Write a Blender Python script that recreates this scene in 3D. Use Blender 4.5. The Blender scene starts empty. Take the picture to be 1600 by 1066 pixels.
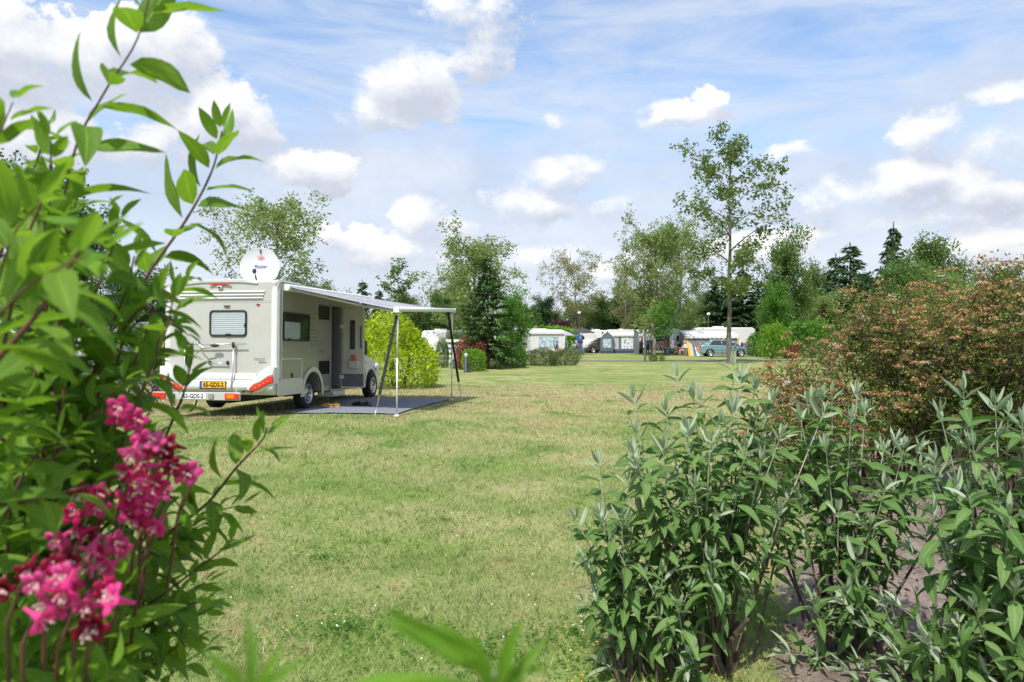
import bpy, bmesh, math, random
import numpy as np
from mathutils import Vector, Matrix, Euler, Quaternion
R = math.radians
random.seed(7)
scn = bpy.context.scene
C = scn.collection

# ------------------------------------------------------------------ camera
EYE = 1.63
F = 1150.0
cam = bpy.data.cameras.new("camera")
cam.sensor_width = 36.0
cam.lens = F / 1600 * 36.0
cam.shift_y = -5 / 1600
cam.clip_start = 0.05
cam.clip_end = 3000
cam.dof.use_dof = True
cam.dof.focus_distance = 11.0
cam.dof.aperture_fstop = 8.0
cam.dof.aperture_blades = 7
camo = bpy.data.objects.new("camera", cam)
camo.location = (0, 0, EYE)
camo.rotation_euler = (R(90), 0, 0)
C.objects.link(camo)
scn.camera = camo

# ------------------------------------------------------------------ light
SUN_AZ = R(-158)          # measured from +Y towards +X: behind the camera, a little to the left
SUN_EL = R(57)
sd = Vector((math.sin(SUN_AZ) * math.cos(SUN_EL), math.cos(SUN_AZ) * math.cos(SUN_EL), math.sin(SUN_EL)))
sl = bpy.data.lights.new("sun", 'SUN')
sl.energy = 2.75
sl.angle = R(0.8)
sl.color = (1.0, 0.95, 0.87)
so = bpy.data.objects.new("sun", sl)
so.rotation_euler = sd.to_track_quat('Z', 'Y').to_euler()
so.location = (-20, -20, 40)
C.objects.link(so)

vs = scn.view_settings
vs.view_transform = 'Standard'
vs.look = 'None'
vs.exposure = 0.97
vs.gamma = 1.0
vs.use_curve_mapping = False
scn.render.engine = 'CYCLES'
scn.cycles.max_bounces = 5
scn.cycles.diffuse_bounces = 3
scn.cycles.glossy_bounces = 2
scn.cycles.transmission_bounces = 4
scn.cycles.transparent_max_bounces = 8
scn.cycles.sample_clamp_indirect = 6
scn.cycles.caustics_reflective = False
scn.cycles.caustics_refractive = False
scn.cycles.blur_glossy = 0.5


# ------------------------------------------------------------------ small node language
class X:
    """a socket one can do arithmetic with"""
    def __init__(s, t, o): s.t, s.o = t, o
    def _m(s, op, *a, clamp=False):
        n = s.t.nodes.new('ShaderNodeMath'); n.operation = op; n.use_clamp = clamp
        for i, v in enumerate((s,) + a):
            if isinstance(v, X): s.t.links.new(v.o, n.inputs[i])
            else: n.inputs[i].default_value = v
        return X(s.t, n.outputs[0])
    def __add__(s, b): return s._m('ADD', b)
    __radd__ = __add__
    def __sub__(s, b): return s._m('SUBTRACT', b)
    def __rsub__(s, b): return (s * -1.0) + b
    def __mul__(s, b): return s._m('MULTIPLY', b)
    __rmul__ = __mul__
    def __truediv__(s, b): return s._m('DIVIDE', b)
    def max(s, b): return s._m('MAXIMUM', b)
    def min(s, b): return s._m('MINIMUM', b)
    def pow(s, b): return s._m('POWER', b)
    def abs(s): return s._m('ABSOLUTE')
    def fract(s): return s._m('FRACT')
    def sat(s): return s._m('ADD', 0.0, clamp=True)
    def step(s, a, b):
        n = s.t.nodes.new('ShaderNodeMapRange'); n.interpolation_type = 'SMOOTHSTEP'
        s.t.links.new(s.o, n.inputs[0]); n.inputs[1].default_value = a; n.inputs[2].default_value = b
        return X(s.t, n.outputs[0])

def vop(t, op, a, b=None):
    n = t.nodes.new('ShaderNodeVectorMath'); n.operation = op
    for i, v in enumerate((a, b)):
        if v is None: continue
        if isinstance(v, X): t.links.new(v.o, n.inputs[i])
        else: n.inputs[i].default_value = v
    return X(t, n.outputs['Value'] if op in ('DOT_PRODUCT', 'LENGTH') else n.outputs[0])

def xyz(t, x, y, z):
    n = t.nodes.new('ShaderNodeCombineXYZ')
    for i, v in enumerate((x, y, z)):
        if isinstance(v, X): t.links.new(v.o, n.inputs[i])
        else: n.inputs[i].default_value = v
    return X(t, n.outputs[0])

def noise(t, vec, scale, detail=3, rough=.55, dist=0.0, out=0):
    n = t.nodes.new('ShaderNodeTexNoise')
    if vec is not None: t.links.new(vec.o, n.inputs['Vector'])
    n.inputs['Scale'].default_value = scale; n.inputs['Detail'].default_value = detail
    n.inputs['Roughness'].default_value = rough; n.inputs['Distortion'].default_value = dist
    return X(t, n.outputs[out])

def mixc(t, f, a, b):
    n = t.nodes.new('ShaderNodeMix'); n.data_type = 'RGBA'
    def put(v, k):
        if isinstance(v, X): t.links.new(v.o, n.inputs[k])
        elif isinstance(v, (int, float)): n.inputs[k].default_value = v
        else: n.inputs[k].default_value = tuple(v)[:3] + (1,)
    put(f, 0); put(a, 6); put(b, 7)
    return X(t, n.outputs[2])


# ------------------------------------------------------------------ sky: Nishita with a cloud deck by direction
world = bpy.data.worlds.new("World")
scn.world = world
world.use_nodes = True
world.cycles.sampling_method = 'MANUAL'
world.cycles.sample_map_resolution = 512
wt = world.node_tree
wt.nodes.clear()

def azel(px, py):
    az = math.atan((px - 800) / F)
    return az, math.atan((528 - py) / F * math.cos(az))

# each cumulus: place and size read off the photograph (converted to azimuth, elevation), weight
CUM = [(40, 95, 170, 90, 1.1), (215, 85, 120, 80, 1.15), (160, 190, 190, 55, .75), (365, 180, 72, 66, 1.1),
       (640, 135, 84, 52, 1.15), (585, 185, 62, 30, .8), (690, 165, 52, 36, .8), (752, 22, 92, 56, 1.2), (742, 78, 62, 62, .95),
       (484, 272, 78, 44, 1.1), (1060, 170, 70, 26, 1.0), (1108, 145, 34, 18, .9), (876, 180, 30, 15, .8), (1225, 242, 46, 20, .9),
       (880, 278, 70, 36, 1.15), (825, 325, 80, 34, 1.0), (965, 330, 52, 22, .95), (650, 335, 40, 34, .95), (700, 350, 60, 34, .8), (590, 385, 90, 40, .75),
       (1310, 305, 58, 30, 1.1), (1420, 285, 66, 40, 1.15), (1540, 300, 66, 34, .9), (1465, 205, 60, 40, .8), (1568, 142, 46, 20, .95), (1400, 345, 150, 26, .65),
       (1150, 395, 130, 30, .72), (1500, 400, 120, 34, .8), (1560, 235, 70, 40, .7), (1000, 420, 120, 26, .7), (760, 400, 120, 26, .72), (520, 370, 70, 34, .8), (60, 210, 120, 60, .8)]
g = bpy.data.node_groups.new("cloud_field", 'ShaderNodeTree')
g.interface.new_socket("P", in_out='INPUT', socket_type='NodeSocketVector')
g.interface.new_socket("D", in_out='OUTPUT', socket_type='NodeSocketFloat')
gi = g.nodes.new('NodeGroupInput'); go = g.nodes.new('NodeGroupOutput')
P = X(g, gi.outputs[0])
acc = None
for (px, py, rx, ry, w) in CUM:
    a, e = azel(px, py)
    k = F / math.cos(a)
    q = vop(g, 'MULTIPLY', vop(g, 'SUBTRACT', P, (a, e, 0)), (k * math.cos(a) ** 0 / rx * .9, F / ry, 0))
    b = (1.0 - vop(g, 'DOT_PRODUCT', q, q)) * w
    acc = b if acc is None else acc._m('SMOOTH_MAX', b, .35)
g.links.new(acc.o, go.inputs[0])

tc = wt.nodes.new('ShaderNodeTexCoord')
sep = wt.nodes.new('ShaderNodeSeparateXYZ')
wt.links.new(tc.outputs['Generated'], sep.inputs[0])
sx, sy, sz = (X(wt, sep.outputs[i]) for i in range(3))
az = sx._m('ARCTAN2', sy)
el = sz._m('ARCSINE')
Dv = X(wt, tc.outputs['Generated'])
Ds = vop(wt, 'MULTIPLY', Dv, (1, 1, 1.35))
n1 = noise(wt, Ds, 9.0, 7, .58)
nw = noise(wt, Ds, 7.0, 3, .5, out=1)
wv = vop(wt, 'SUBTRACT', nw, (.5, .5, .5))
A = vop(wt, 'ADD', xyz(wt, az, el, 0.0), vop(wt, 'MULTIPLY', wv, (.07, .05, 0)))
def field(vec):
    n = wt.nodes.new('ShaderNodeGroup'); n.node_tree = g
    wt.links.new(vec.o, n.inputs[0])
    return X(wt, n.outputs[0])
# open sky away from the photographed clouds: the same broken cumulus from noise
gen = (noise(wt, Ds, 3.2, 2, .5) - .52) * 5.0
back = (sy * -1.0 + .55).step(0, .4).max((sz - .46).step(0, .25))
B0 = field(A).max(gen * back - 2.0 * (1.0 - back))
n3 = noise(wt, Ds, 30.0, 7, .62)
dens = B0.max(-1.2) + (n1 - .5) * 3.3 + (n3 - .5) * 2.4 - .05
soft = noise(wt, vop(wt, 'ADD', Ds, (3.1, 1.7, .4)), 5.0, 3, .5).step(.36, .66) * 1.15 + .26
mask = ((dens - .0) / soft).step(0.0, 1.0)
# soft self shade: thick parts and undersides grey, the sunlit upper rims white
up = field(vop(wt, 'ADD', A, (-.010, .022, 0))).max(gen * back - 2.0 * (1.0 - back))
n2 = noise(wt, vop(wt, 'ADD', Ds, (-.012, 0, .03)), 9.0, 5, .58)
shade = ((up - B0) * .85 + (n2 - n1) * 1.5 + (n3 - .5) * -.8 + B0.max(-.5) * .18).step(-.50, .55)
ccol = mixc(wt, shade, (3.75, 3.77, 3.82), (2.2, 2.38, 2.8))
# thin high streaks
str_v = xyz(wt, az * 1.6 + el * 2.2, el * 9.0, sz)
cir = noise(wt, str_v, 2.6, 6, .62, .6).step(.32, .74) * .70 * el.step(.02, .12)
sky = wt.nodes.new('ShaderNodeTexSky')
sky.sky_type = 'NISHITA'
sky.sun_disc = False
sky.sun_elevation = SUN_EL
sky.sun_rotation = SUN_AZ
sky.air_density = 1.0; sky.dust_density = 1.4; sky.ozone_density = 1.5
skyc = X(wt, sky.outputs[0])
skyc = mixc(wt, 1.0, skyc, vop(wt, 'MULTIPLY', skyc, (.78, .82, .86)))
skyc = mixc(wt, cir, skyc, (2.65, 2.95, 3.4))
# soft grey cloud sheets behind the cumulus
sh_n = noise(wt, vop(wt, 'MULTIPLY', Dv, (1, 1, 3.2)), 3.6, 6, .6, .4)
sh_w = (1.0 - el.max(0.0).step(.12, .42)) * .30
sheet = (sh_n + sh_w).step(.44, .80)
skyc = mixc(wt, sheet * .78, skyc, mixc(wt, noise(wt, Ds, 5.0, 5, .6).step(.35, .68), (2.2, 2.42, 2.9), (2.9, 3.06, 3.38)))
# low haze band of far cloud
low = (1.0 - el.max(0.0).step(.0, .20)) * .78 * (noise(wt, Ds, 6.0, 4, .55) * .7 + .65).sat()
skyc = mixc(wt, low, skyc, (2.75, 2.95, 3.3))
outc = mixc(wt, mask * (1.0 - (1.0 - el.max(0.0).step(0, .08)) * .6), skyc, ccol)
bg = wt.nodes.new('ShaderNodeBackground')
bg.inputs['Strength'].default_value = 0.145
wt.links.new(outc.o, bg.inputs['Color'])
wo = wt.nodes.new('ShaderNodeOutputWorld')
wt.links.new(bg.outputs[0], wo.inputs[0])


# ------------------------------------------------------------------ materials
MATS = {}
def mat(name, col, rough=.6, metal=0.0, var=0.0, scale=8.0, bump=0.0, bscale=40.0, col2=None, spec=.5, coat=0.0, alpha=None, emit=None):
    m = bpy.data.materials.new(name); m.use_nodes = True
    t = m.node_tree; b = t.nodes['Principled BSDF']
    b.inputs['Base Color'].default_value = tuple(col) + (1,)
    b.inputs['Roughness'].default_value = rough
    b.inputs['Metallic'].default_value = metal
    b.inputs['Specular IOR Level'].default_value = spec
    b.inputs['Coat Weight'].default_value = coat
    tc = t.nodes.new('ShaderNodeTexCoord')
    P = X(t, tc.outputs['Object'])
    if var or col2:
        nz = noise(t, P, scale, 4, .6)
        c2 = col2 or tuple(max(0, c * (1 - var)) for c in col)
        t.links.new(mixc(t, nz.step(.3, .7), col, c2).o, b.inputs['Base Color'])
    if bump:
        bn = t.nodes.new('ShaderNodeBump'); bn.inputs['Strength'].default_value = bump; bn.inputs['Distance'].default_value = .02
        t.links.new(noise(t, P, bscale, 4, .6).o, bn.inputs['Height'])
        t.links.new(bn.outputs[0], b.inputs['Normal'])
    if emit:
        b.inputs['Emission Color'].default_value = tuple(emit[:3]) + (1,); b.inputs['Emission Strength'].default_value = emit[3]
    if alpha is not None: b.inputs['Alpha'].default_value = alpha
    MATS[name] = m
    return m

def leafmat(name, cols, transl=.35, rough=.42, veins=False, tcol=None, spec=.4, tip=None):
    """leaf: every leaf its own tone; light passes through; veins on the large ones (UV: u across, v along)"""
    m = bpy.data.materials.new(name); m.use_nodes = True
    t = m.node_tree; b = t.nodes['Principled BSDF']
    gn = t.nodes.new('ShaderNodeNewGeometry'); oi = t.nodes.new('ShaderNodeObjectInfo')
    rnd = (X(t, gn.outputs['Random Per Island']) + X(t, oi.outputs['Random'])).fract()
    rp = t.nodes.new('ShaderNodeValToRGB'); t.links.new(rnd.o, rp.inputs[0])
    cr = rp.color_ramp
    for i, c in enumerate(cols):
        p = i / max(1, len(cols) - 1)
        e = cr.elements[i] if i < 2 else cr.elements.new(p)
        e.position = p; e.color = tuple(c) + (1,)
    col = X(t, rp.outputs[0])
    if veins:
        uv = t.nodes.new('ShaderNodeUVMap'); sp = t.nodes.new('ShaderNodeSeparateXYZ'); t.links.new(uv.outputs[0], sp.inputs[0])
        u, v = X(t, sp.outputs[0]), X(t, sp.outputs[1])
        d = (u - .5).abs()
        mid = 1.0 - d.step(.012, .05)
        side = ((v * 9.0 - d * 5.5).fract() - .5).abs().step(.40, .5) * .55
        vein = mid.max(side)
        wob = noise(t, X(t, uv.outputs[0]), 5.0, 3)
        col = mixc(t, wob.step(.35, .75) * .35, col, tuple(c * .55 for c in cols[0]))
        lc = tuple(min(1, c * 1.7 + .015) for c in cols[-1])
        col = mixc(t, vein * .5, col, lc)
        spots = noise(t, vop(t, 'ADD', X(t, uv.outputs[0]), xyz(t, rnd * 7.0, rnd * 13.0, 0.0)), 11.0, 2, .5).step(.70, .76)
        col = mixc(t, spots * .8, col, (.16, .10, .03))
        bn = t.nodes.new('ShaderNodeBump'); bn.inputs['Strength'].default_value = .5; bn.inputs['Distance'].default_value = .002
        bn.invert = True
        t.links.new((vein + wob * .5).o, bn.inputs['Height']); t.links.new(bn.outputs[0], b.inputs['Normal'])
    t.links.new(col.o, b.inputs['Base Color'])
    b.inputs['Roughness'].default_value = rough
    b.inputs['Specular IOR Level'].default_value = spec
    tr = t.nodes.new('ShaderNodeBsdfTranslucent')
    tcv = mixc(t, .5, col, tcol or tuple(min(1, c * s) for c, s in zip(cols[len(cols) // 2], (1.9, 1.8, .7))))
    t.links.new(tcv.o, tr.inputs[0])
    mx = t.nodes.new('ShaderNodeMixShader'); mx.inputs[0].default_value = transl
    t.links.new(b.outputs[0], mx.inputs[1]); t.links.new(tr.outputs[0], mx.inputs[2])
    t.links.new(mx.outputs[0], t.nodes['Material Output'].inputs[0])
    MATS[name] = m
    return m

mat('white_paint', (.68, .68, .665), .35, spec=.5, var=.06, scale=3)
mat('white_plastic', (.70, .71, .70), .45, var=.05)
mat('cream_door', (.66, .63, .55), .5)
mat('champagne', (.30, .285, .245), .28, .25, var=.05, scale=1.5, coat=.3)
mat('rear_panel', (.485, .48, .445), .38, .1, var=.07, scale=2.0, coat=.2)
mat('silver_paint', (.60, .60, .58), .3, .4)
mat('aluminium', (.62, .63, .65), .32, .85, var=.1)
mat('alloy', (.52, .53, .55), .3, .9)
mat('black_plastic', (.018, .018, .02), .45)
mat('rubber', (.016, .016, .017), .8, bump=.2)
mat('dark_chassis', (.012, .012, .013), .8)
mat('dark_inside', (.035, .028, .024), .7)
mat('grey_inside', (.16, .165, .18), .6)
mat('glass_dark', (.02, .025, .028), .05, spec=.8)
mat('blind', (.70, .73, .76), .55)
mat('red_light', (.62, .02, .012), .15, coat=.5, spec=.6)
mat('clear_light', (.62, .66, .68), .12, coat=.5)
mat('amber_light', (.75, .22, .01), .2)
mat('bulb_red', (.80, .09, .03), .15, coat=.5)
mat('plate_yellow', (.80, .44, .01), .45)
mat('plate_white', (.76, .77, .76), .45)
mat('plate_blue', (.02, .08, .45), .45)
mat('ink', (.012, .012, .014), .5)
mat('ink_grey', (.26, .25, .22), .5)
mat('ink_brown', (.13, .10, .08), .5)
mat('ink_red', (.75, .25, .25), .5)
mat('ink_blue', (.10, .13, .30), .5)
mat('dish_white', (.60, .60, .62), .4)
mat('orange_plastic', (.62, .17, .06), .5)
mat('strap_black', (.012, .012, .014), .85)
mat('mat_grey', (.235, .255, .295), .9, var=.35, scale=30, bump=.4, bscale=150)
mat('daisy', (.75, .74, .72), .6)
mat('clog_yellow', (.62, .36, .10), .6)
mat('clog_black', (.012, .012, .013), .5)
mat('steel', (.45, .46, .47), .35, .9)
mat('canvas_white', (.62, .62, .63), .8, var=.06, scale=2)
mat('canvas_cream', (.62, .60, .55), .85, var=.08, scale=2)
mat('canvas_grey', (.20, .21, .23), .85, var=.1)
mat('canvas_pale_grey', (.46, .48, .50), .85, var=.08)
mat('canvas_slate', (.12, .145, .19), .85, var=.1)
mat('canvas_navy', (.035, .055, .11), .85)
mat('canvas_blue', (.015, .12, .36), .7)
mat('canvas_yellow', (.75, .40, .02), .7)
mat('canvas_lavender', (.34, .33, .42), .8)
mat('parasol_dark', (.05, .045, .06), .85, var=.15)
mat('car_blue', (.21, .34, .39), .25, .45, coat=.6)
mat('car_green', (.045, .055, .045), .35, .1, coat=.4)
mat('car_silver_blue', (.30, .38, .46), .3, .4, coat=.5)
mat('bark_grey', (.20, .17, .13), .9, col2=(.09, .075, .06), scale=7, bump=.8, bscale=20)
mat('bark_pale', (.34, .31, .26), .85, col2=(.17, .145, .12), scale=6, bump=.6, bscale=18)
mat('bark_brown', (.12, .08, .055), .9, col2=(.06, .042, .03), scale=9, bump=.8, bscale=24)
mat('twig_red', (.16, .065, .05), .7, col2=(.08, .045, .03), scale=30)
mat('twig_pale', (.36, .40, .30), .75, col2=(.24, .24, .17), scale=25)
mat('twig_brown', (.15, .105, .075), .85, col2=(.08, .06, .042), scale=25, bump=.5, bscale=60)
mat('skin', (.52, .28, .19), .55)
mat('hair_brown', (.05, .03, .018), .7)
mat('hair_blond', (.35, .24, .12), .7)
mat('hair_grey', (.42, .41, .39), .7)
mat('cloth_orange', (.55, .20, .09), .85)
mat('cloth_blue', (.06, .16, .34), .85)
mat('cloth_white', (.66, .66, .66), .85)
mat('cloth_pink', (.58, .20, .22), .85)
mat('cloth_black', (.02, .02, .022), .85)
mat('cloth_teal', (.08, .33, .30), .85)
mat('cloth_navy', (.03, .04, .10), .85)
mat('cloth_red', (.30, .035, .03), .85)
mat('cloth_purple', (.22, .07, .22), .85)
mat('wood_pale', (.40, .29, .17), .7, var=.25, scale=12)
mat('lattice_white', (.68, .68, .66), .6)
mat('bollard_dark', (.035, .037, .042), .5)
mat('lantern_paper', (.66, .50, .52), .7)
mat('lamp_globe', (.75, .77, .76), .3)

leafmat('weigela_leaf', [(.08, .18, .016), (.13, .255, .022), (.20, .34, .035)], .5, .6, veins=True, tcol=(.26, .46, .02))
leafmat('weigela_young', [(.10, .24, .02), (.14, .30, .025), (.18, .36, .03)], .48, .4, veins=True, tcol=(.36, .55, .03))
leafmat('buddleia_leaf', [(.08, .165, .036), (.12, .225, .054), (.175, .29, .085)], .33, .65, veins=True, tcol=(.14, .30, .05))
leafmat('buddleia_yellow', [(.34, .30, .03), (.45, .36, .04), (.30, .22, .05)], .3, .6, veins=True)
leafmat('buddleia_young', [(.24, .34, .17), (.32, .42, .25), (.42, .49, .36)], .3, .65, veins=True, tcol=(.30, .42, .18))
leafmat('spiraea_leaf', [(.075, .135, .02), (.125, .185, .028), (.20, .25, .04)], .35, .5)
leafmat('spiraea_bloom', [(.30, .145, .055), (.42, .225, .085), (.53, .32, .145), (.60, .46, .29)], .25, .8, tcol=(.42, .18, .07))
leafmat('white_bloom', [(.70, .68, .66), (.66, .55, .52)], .3, .7, tcol=(.7, .65, .6))
leafmat('oak_leaf', [(.075, .135, .025), (.12, .185, .042), (.18, .245, .065)], .42, .45)
leafmat('airy_leaf', [(.15, .21, .07), (.20, .275, .095), (.27, .35, .135)], .48, .5)
leafmat('airy_rusty_leaf', [(.16, .185, .075), (.22, .235, .10), (.29, .23, .12)], .42, .5)
leafmat('fresh_leaf', [(.055, .15, .015), (.085, .215, .022), (.13, .28, .032)], .38, .45)
leafmat('mid_leaf', [(.065, .125, .028), (.095, .18, .04), (.155, .24, .06)], .38, .5)
leafmat('dark_leaf', [(.028, .068, .02), (.042, .095, .026), (.065, .13, .035)], .3, .5)
leafmat('spruce_needle', [(.022, .058, .02), (.036, .085, .026), (.075, .15, .036)], .2, .6)
leafmat('spruce_fresh', [(.020, .050, .014), (.040, .092, .02), (.10, .195, .034)], .25, .6)
leafmat('golden_leaf', [(.16, .30, .008), (.32, .46, .012), (.52, .62, .018)], .42, .45, tcol=(.6, .7, .03))
leafmat('lime_leaf', [(.09, .22, .015), (.14, .30, .02), (.20, .36, .025)], .4, .45)
leafmat('willow_leaf', [(.07, .11, .035), (.11, .155, .05), (.17, .20, .07)], .3, .55)
leafmat('photinia_leaf', [(.17, .045, .03), (.28, .08, .05), (.20, .10, .05)], .3, .5, tcol=(.4, .10, .05))
leafmat('crimson_leaf', [(.20, .02, .035), (.30, .035, .06), (.13, .025, .03)], .3, .5, tcol=(.4, .04, .07))
leafmat('copper_leaf', [(.045, .012, .018), (.07, .02, .026)], .25, .5, tcol=(.16, .03, .04))
leafmat('hedge_leaf', [(.03, .065, .025), (.07, .11, .055), (.22, .27, .19)], .3, .5)
leafmat('petal', [(.45, .010, .085), (.68, .03, .22), (.78, .09, .36)], .35, .5, tcol=(.85, .03, .25), spec=.3)
leafmat('petal_pale', [(.66, .04, .22), (.76, .11, .36), (.55, .02, .15)], .4, .55, tcol=(.9, .2, .5), spec=.25)
leafmat('petal_dark', [(.16, .004, .02), (.28, .006, .04)], .3, .5, tcol=(.5, .01, .06), spec=.3)
mat('stigma', (.75, .50, .50), .6)


# ------------------------------------------------------------------ mesh building
def gz(x, y):
    """the lawn's gentle swell"""
    return .15 * np.exp(-(((x + 2.8) / 4.0) ** 2 + ((y - 14.5) / 5.0) ** 2))

def W(px, py, Y):
    """a point of the place: pixel of the photograph at a depth of Y metres"""
    return Vector(((px - 800) / F * Y, Y, EYE - (py - 528) / F * Y))

def G(px, Y):
    x = (px - 800) / F * Y
    return Vector((x, Y, float(gz(x, Y))))

class MB:
    def __init__(s): s.v, s.f, s.m, s.sm = [], [], [], []
    def add(s, vs, fs, mi=0, smooth=False):
        b = len(s.v); s.v += [tuple(v) for v in vs]
        for f in fs: s.f.append(tuple(b + i for i in f)); s.m.append(mi); s.sm.append(smooth)
        return s
    def box(s, x0, x1, y0, y1, z0, z1, mi=0, mtx=None):
        vs = [Vector((x, y, z)) for z in (z0, z1) for y in (y0, y1) for x in (x0, x1)]
        if mtx: vs = [mtx @ v for v in vs]
        return s.add(vs, [(0, 2, 3, 1), (4, 5, 7, 6), (0, 1, 5, 4), (2, 6, 7, 3), (0, 4, 6, 2), (1, 3, 7, 5)], mi)
    def prism(s, prof, a, b, axis='x', mi=0):
        """profile (u, v) swept along an axis: x -> (a, u, v); y -> (u, a, v); z -> (u, v, a)"""
        def pt(u, v, w): return {'x': (w, u, v), 'y': (u, w, v), 'z': (u, v, w)}[axis]
        n = len(prof)
        vs = [pt(u, v, a) for u, v in prof] + [pt(u, v, b) for u, v in prof]
        fs = [tuple(range(n)), tuple(range(2 * n - 1, n - 1, -1))] + [(i, i + n, (i + 1) % n + n, (i + 1) % n) for i in range(n)]
        return s.add(vs, fs, mi)
    def hexa(s, p, mi=0):
        """eight corners: four of the bottom ring, four of the top"""
        return s.add(p, [(3, 2, 1, 0), (4, 5, 6, 7), (0, 1, 5, 4), (1, 2, 6, 5), (2, 3, 7, 6), (3, 0, 4, 7)], mi)
    def tube(s, pts, rad, n=6, mi=0, cap=True, smooth=True):
        pts = [Vector(p) for p in pts]
        if not hasattr(rad, '__len__'): rad = [rad] * len(pts)
        vs = []; up = None
        for i, p in enumerate(pts):
            d = (pts[min(i + 1, len(pts) - 1)] - pts[max(i - 1, 0)])
            d = d.normalized() if d.length > 1e-9 else Vector((0, 0, 1))
            if up is None: up = Vector((0, 0, 1)) if abs(d.z) < .9 else Vector((1, 0, 0))
            a = d.cross(up).normalized(); bb = d.cross(a).normalized()
            up = -bb if bb.length else up
            up = a.cross(d)
            for k in range(n):
                t = 2 * math.pi * k / n
                vs.append(p + a * (math.cos(t) * rad[i]) + up * (math.sin(t) * rad[i]))
        fs = [(i * n + k, i * n + (k + 1) % n, (i + 1) * n + (k + 1) % n, (i + 1) * n + k) for i in range(len(pts) - 1) for k in range(n)]
        s.add(vs, fs, mi, smooth)
        if cap:
            b = len(pts) * n
            s.add([vs[k] for k in range(n)], [tuple(range(n - 1, -1, -1))], mi)
            s.add([vs[b - n + k] for k in range(n)], [tuple(range(n))], mi)
        return s
    def lathe(s, prof, n=16, mi=0, axis='z', o=(0, 0, 0), smooth=True):
        vs = []
        for r, h in prof:
            for k in range(n):
                t = 2 * math.pi * k / n
                a, b = r * math.cos(t), r * math.sin(t)
                v = {'z': (a, b, h), 'x': (h, a, b), 'y': (a, h, b)}[axis]
                vs.append(Vector(v) + Vector(o))
        m = len(prof)
        return s.add(vs, [(i * n + k, i * n + (k + 1) % n, (i + 1) * n + (k + 1) % n, (i + 1) * n + k) for i in range(m - 1) for k in range(n)], mi, smooth)
    def ball(s, c, r, n=10, m=6, mi=0):
        r = r if hasattr(r, '__len__') else (r, r, r)
        vs = []
        for i in range(m + 1):
            p = math.pi * i / m
            for k in range(n):
                t = 2 * math.pi * k / n
                vs.append((c[0] + r[0] * math.sin(p) * math.cos(t), c[1] + r[1] * math.sin(p) * math.sin(t), c[2] - r[2] * math.cos(p)))
        return s.add(vs, [(i * n + k, i * n + (k + 1) % n, (i + 1) * n + (k + 1) % n, (i + 1) * n + k) for i in range(m) for k in range(n)], mi, True)
    def mesh(s, name, mats):
        me = bpy.data.meshes.new(name)
        me.from_pydata(s.v, [], s.f)
        for m in (mats if isinstance(mats, (list, tuple)) else [mats]): me.materials.append(MATS[m] if isinstance(m, str) else m)
        me.polygons.foreach_set('material_index', s.m)
        me.polygons.foreach_set('use_smooth', s.sm)
        me.update()
        return me
    def build(s, name, mats, parent=None, loc=(0, 0, 0), rot=(0, 0, 0), bevel=0, seg=2, kind=None, fix=True):
        me = s.mesh(name, mats)
        if fix:
            bm = bmesh.new(); bm.from_mesh(me)
            bmesh.ops.remove_doubles(bm, verts=bm.verts, dist=1e-5)
            bmesh.ops.recalc_face_normals(bm, faces=bm.faces); bm.to_mesh(me); bm.free()
        o = link(name, me, parent, loc, rot)
        if bevel:
            md = o.modifiers.new('bevel', 'BEVEL'); md.width = bevel; md.segments = seg; md.limit_method = 'ANGLE'; md.angle_limit = R(35)
            md.harden_normals = False
            for p in me.polygons: p.use_smooth = True
            me.set_sharp_from_angle(angle=R(35))
        if kind: o['kind'] = kind
        return o

def link(name, me, parent=None, loc=(0, 0, 0), rot=(0, 0, 0)):
    o = bpy.data.objects.new(name, me)
    C.objects.link(o)
    o.location = loc; o.rotation_euler = rot
    if parent is not None: o.parent = parent
    return o

def tag(o, label=None, cat=None, group=None, kind=None):
    if label: o['label'] = label
    if cat: o['category'] = cat
    if group: o['group'] = group
    if kind: o['kind'] = kind
    return o

def thing(name, label, cat, loc=(0, 0, 0), rz=0.0, group=None):
    o = bpy.data.objects.new(name, None); C.objects.link(o)
    o.empty_display_size = .2
    o.location = loc; o.rotation_euler = (0, 0, rz)
    return tag(o, label, cat, group)

def text_part(name, s, size, m, parent, loc, rot, thick=.0015, bold=0.0, sx=1.0, shear=0.0):
    cu = bpy.data.curves.new(name, 'FONT'); cu.body = s; cu.size = size; cu.align_x = 'CENTER'; cu.align_y = 'CENTER'
    cu.extrude = thick; cu.offset = bold; cu.resolution_u = 2; cu.shear = shear
    tmp = bpy.data.objects.new(name, cu); C.objects.link(tmp)
    dg = bpy.context.evaluated_depsgraph_get()
    me = bpy.data.meshes.new_from_object(tmp.evaluated_get(dg))
    bpy.data.objects.remove(tmp); bpy.data.curves.remove(cu)
    me.materials.clear(); me.materials.append(MATS[m])
    o = link(name, me, parent, loc, rot); o.scale = (sx, 1, 1)
    return o

def quads(name, V, mats, mi=None, tri=True, smooth=False):
    """many separate leaves at once: V is (n, 4, 3)"""
    n = len(V)
    me = bpy.data.meshes.new(name)
    me.vertices.add(n * 4); me.vertices.foreach_set('co', np.ascontiguousarray(V, dtype=np.float32).ravel())
    me.loops.add(n * 4); me.loops.foreach_set('vertex_index', np.arange(n * 4, dtype=np.int32))
    me.polygons.add(n); me.polygons.foreach_set('loop_start', np.arange(n, dtype=np.int32) * 4)
    for m in (mats if isinstance(mats, (list, tuple)) else [mats]): me.materials.append(MATS[m])
    if mi is not None: me.polygons.foreach_set('material_index', np.asarray(mi, dtype=np.int32))
    me.update(calc_edges=True)
    return me

def unit(a): return a / np.maximum(np.linalg.norm(a, axis=-1, keepdims=True), 1e-9)

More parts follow.
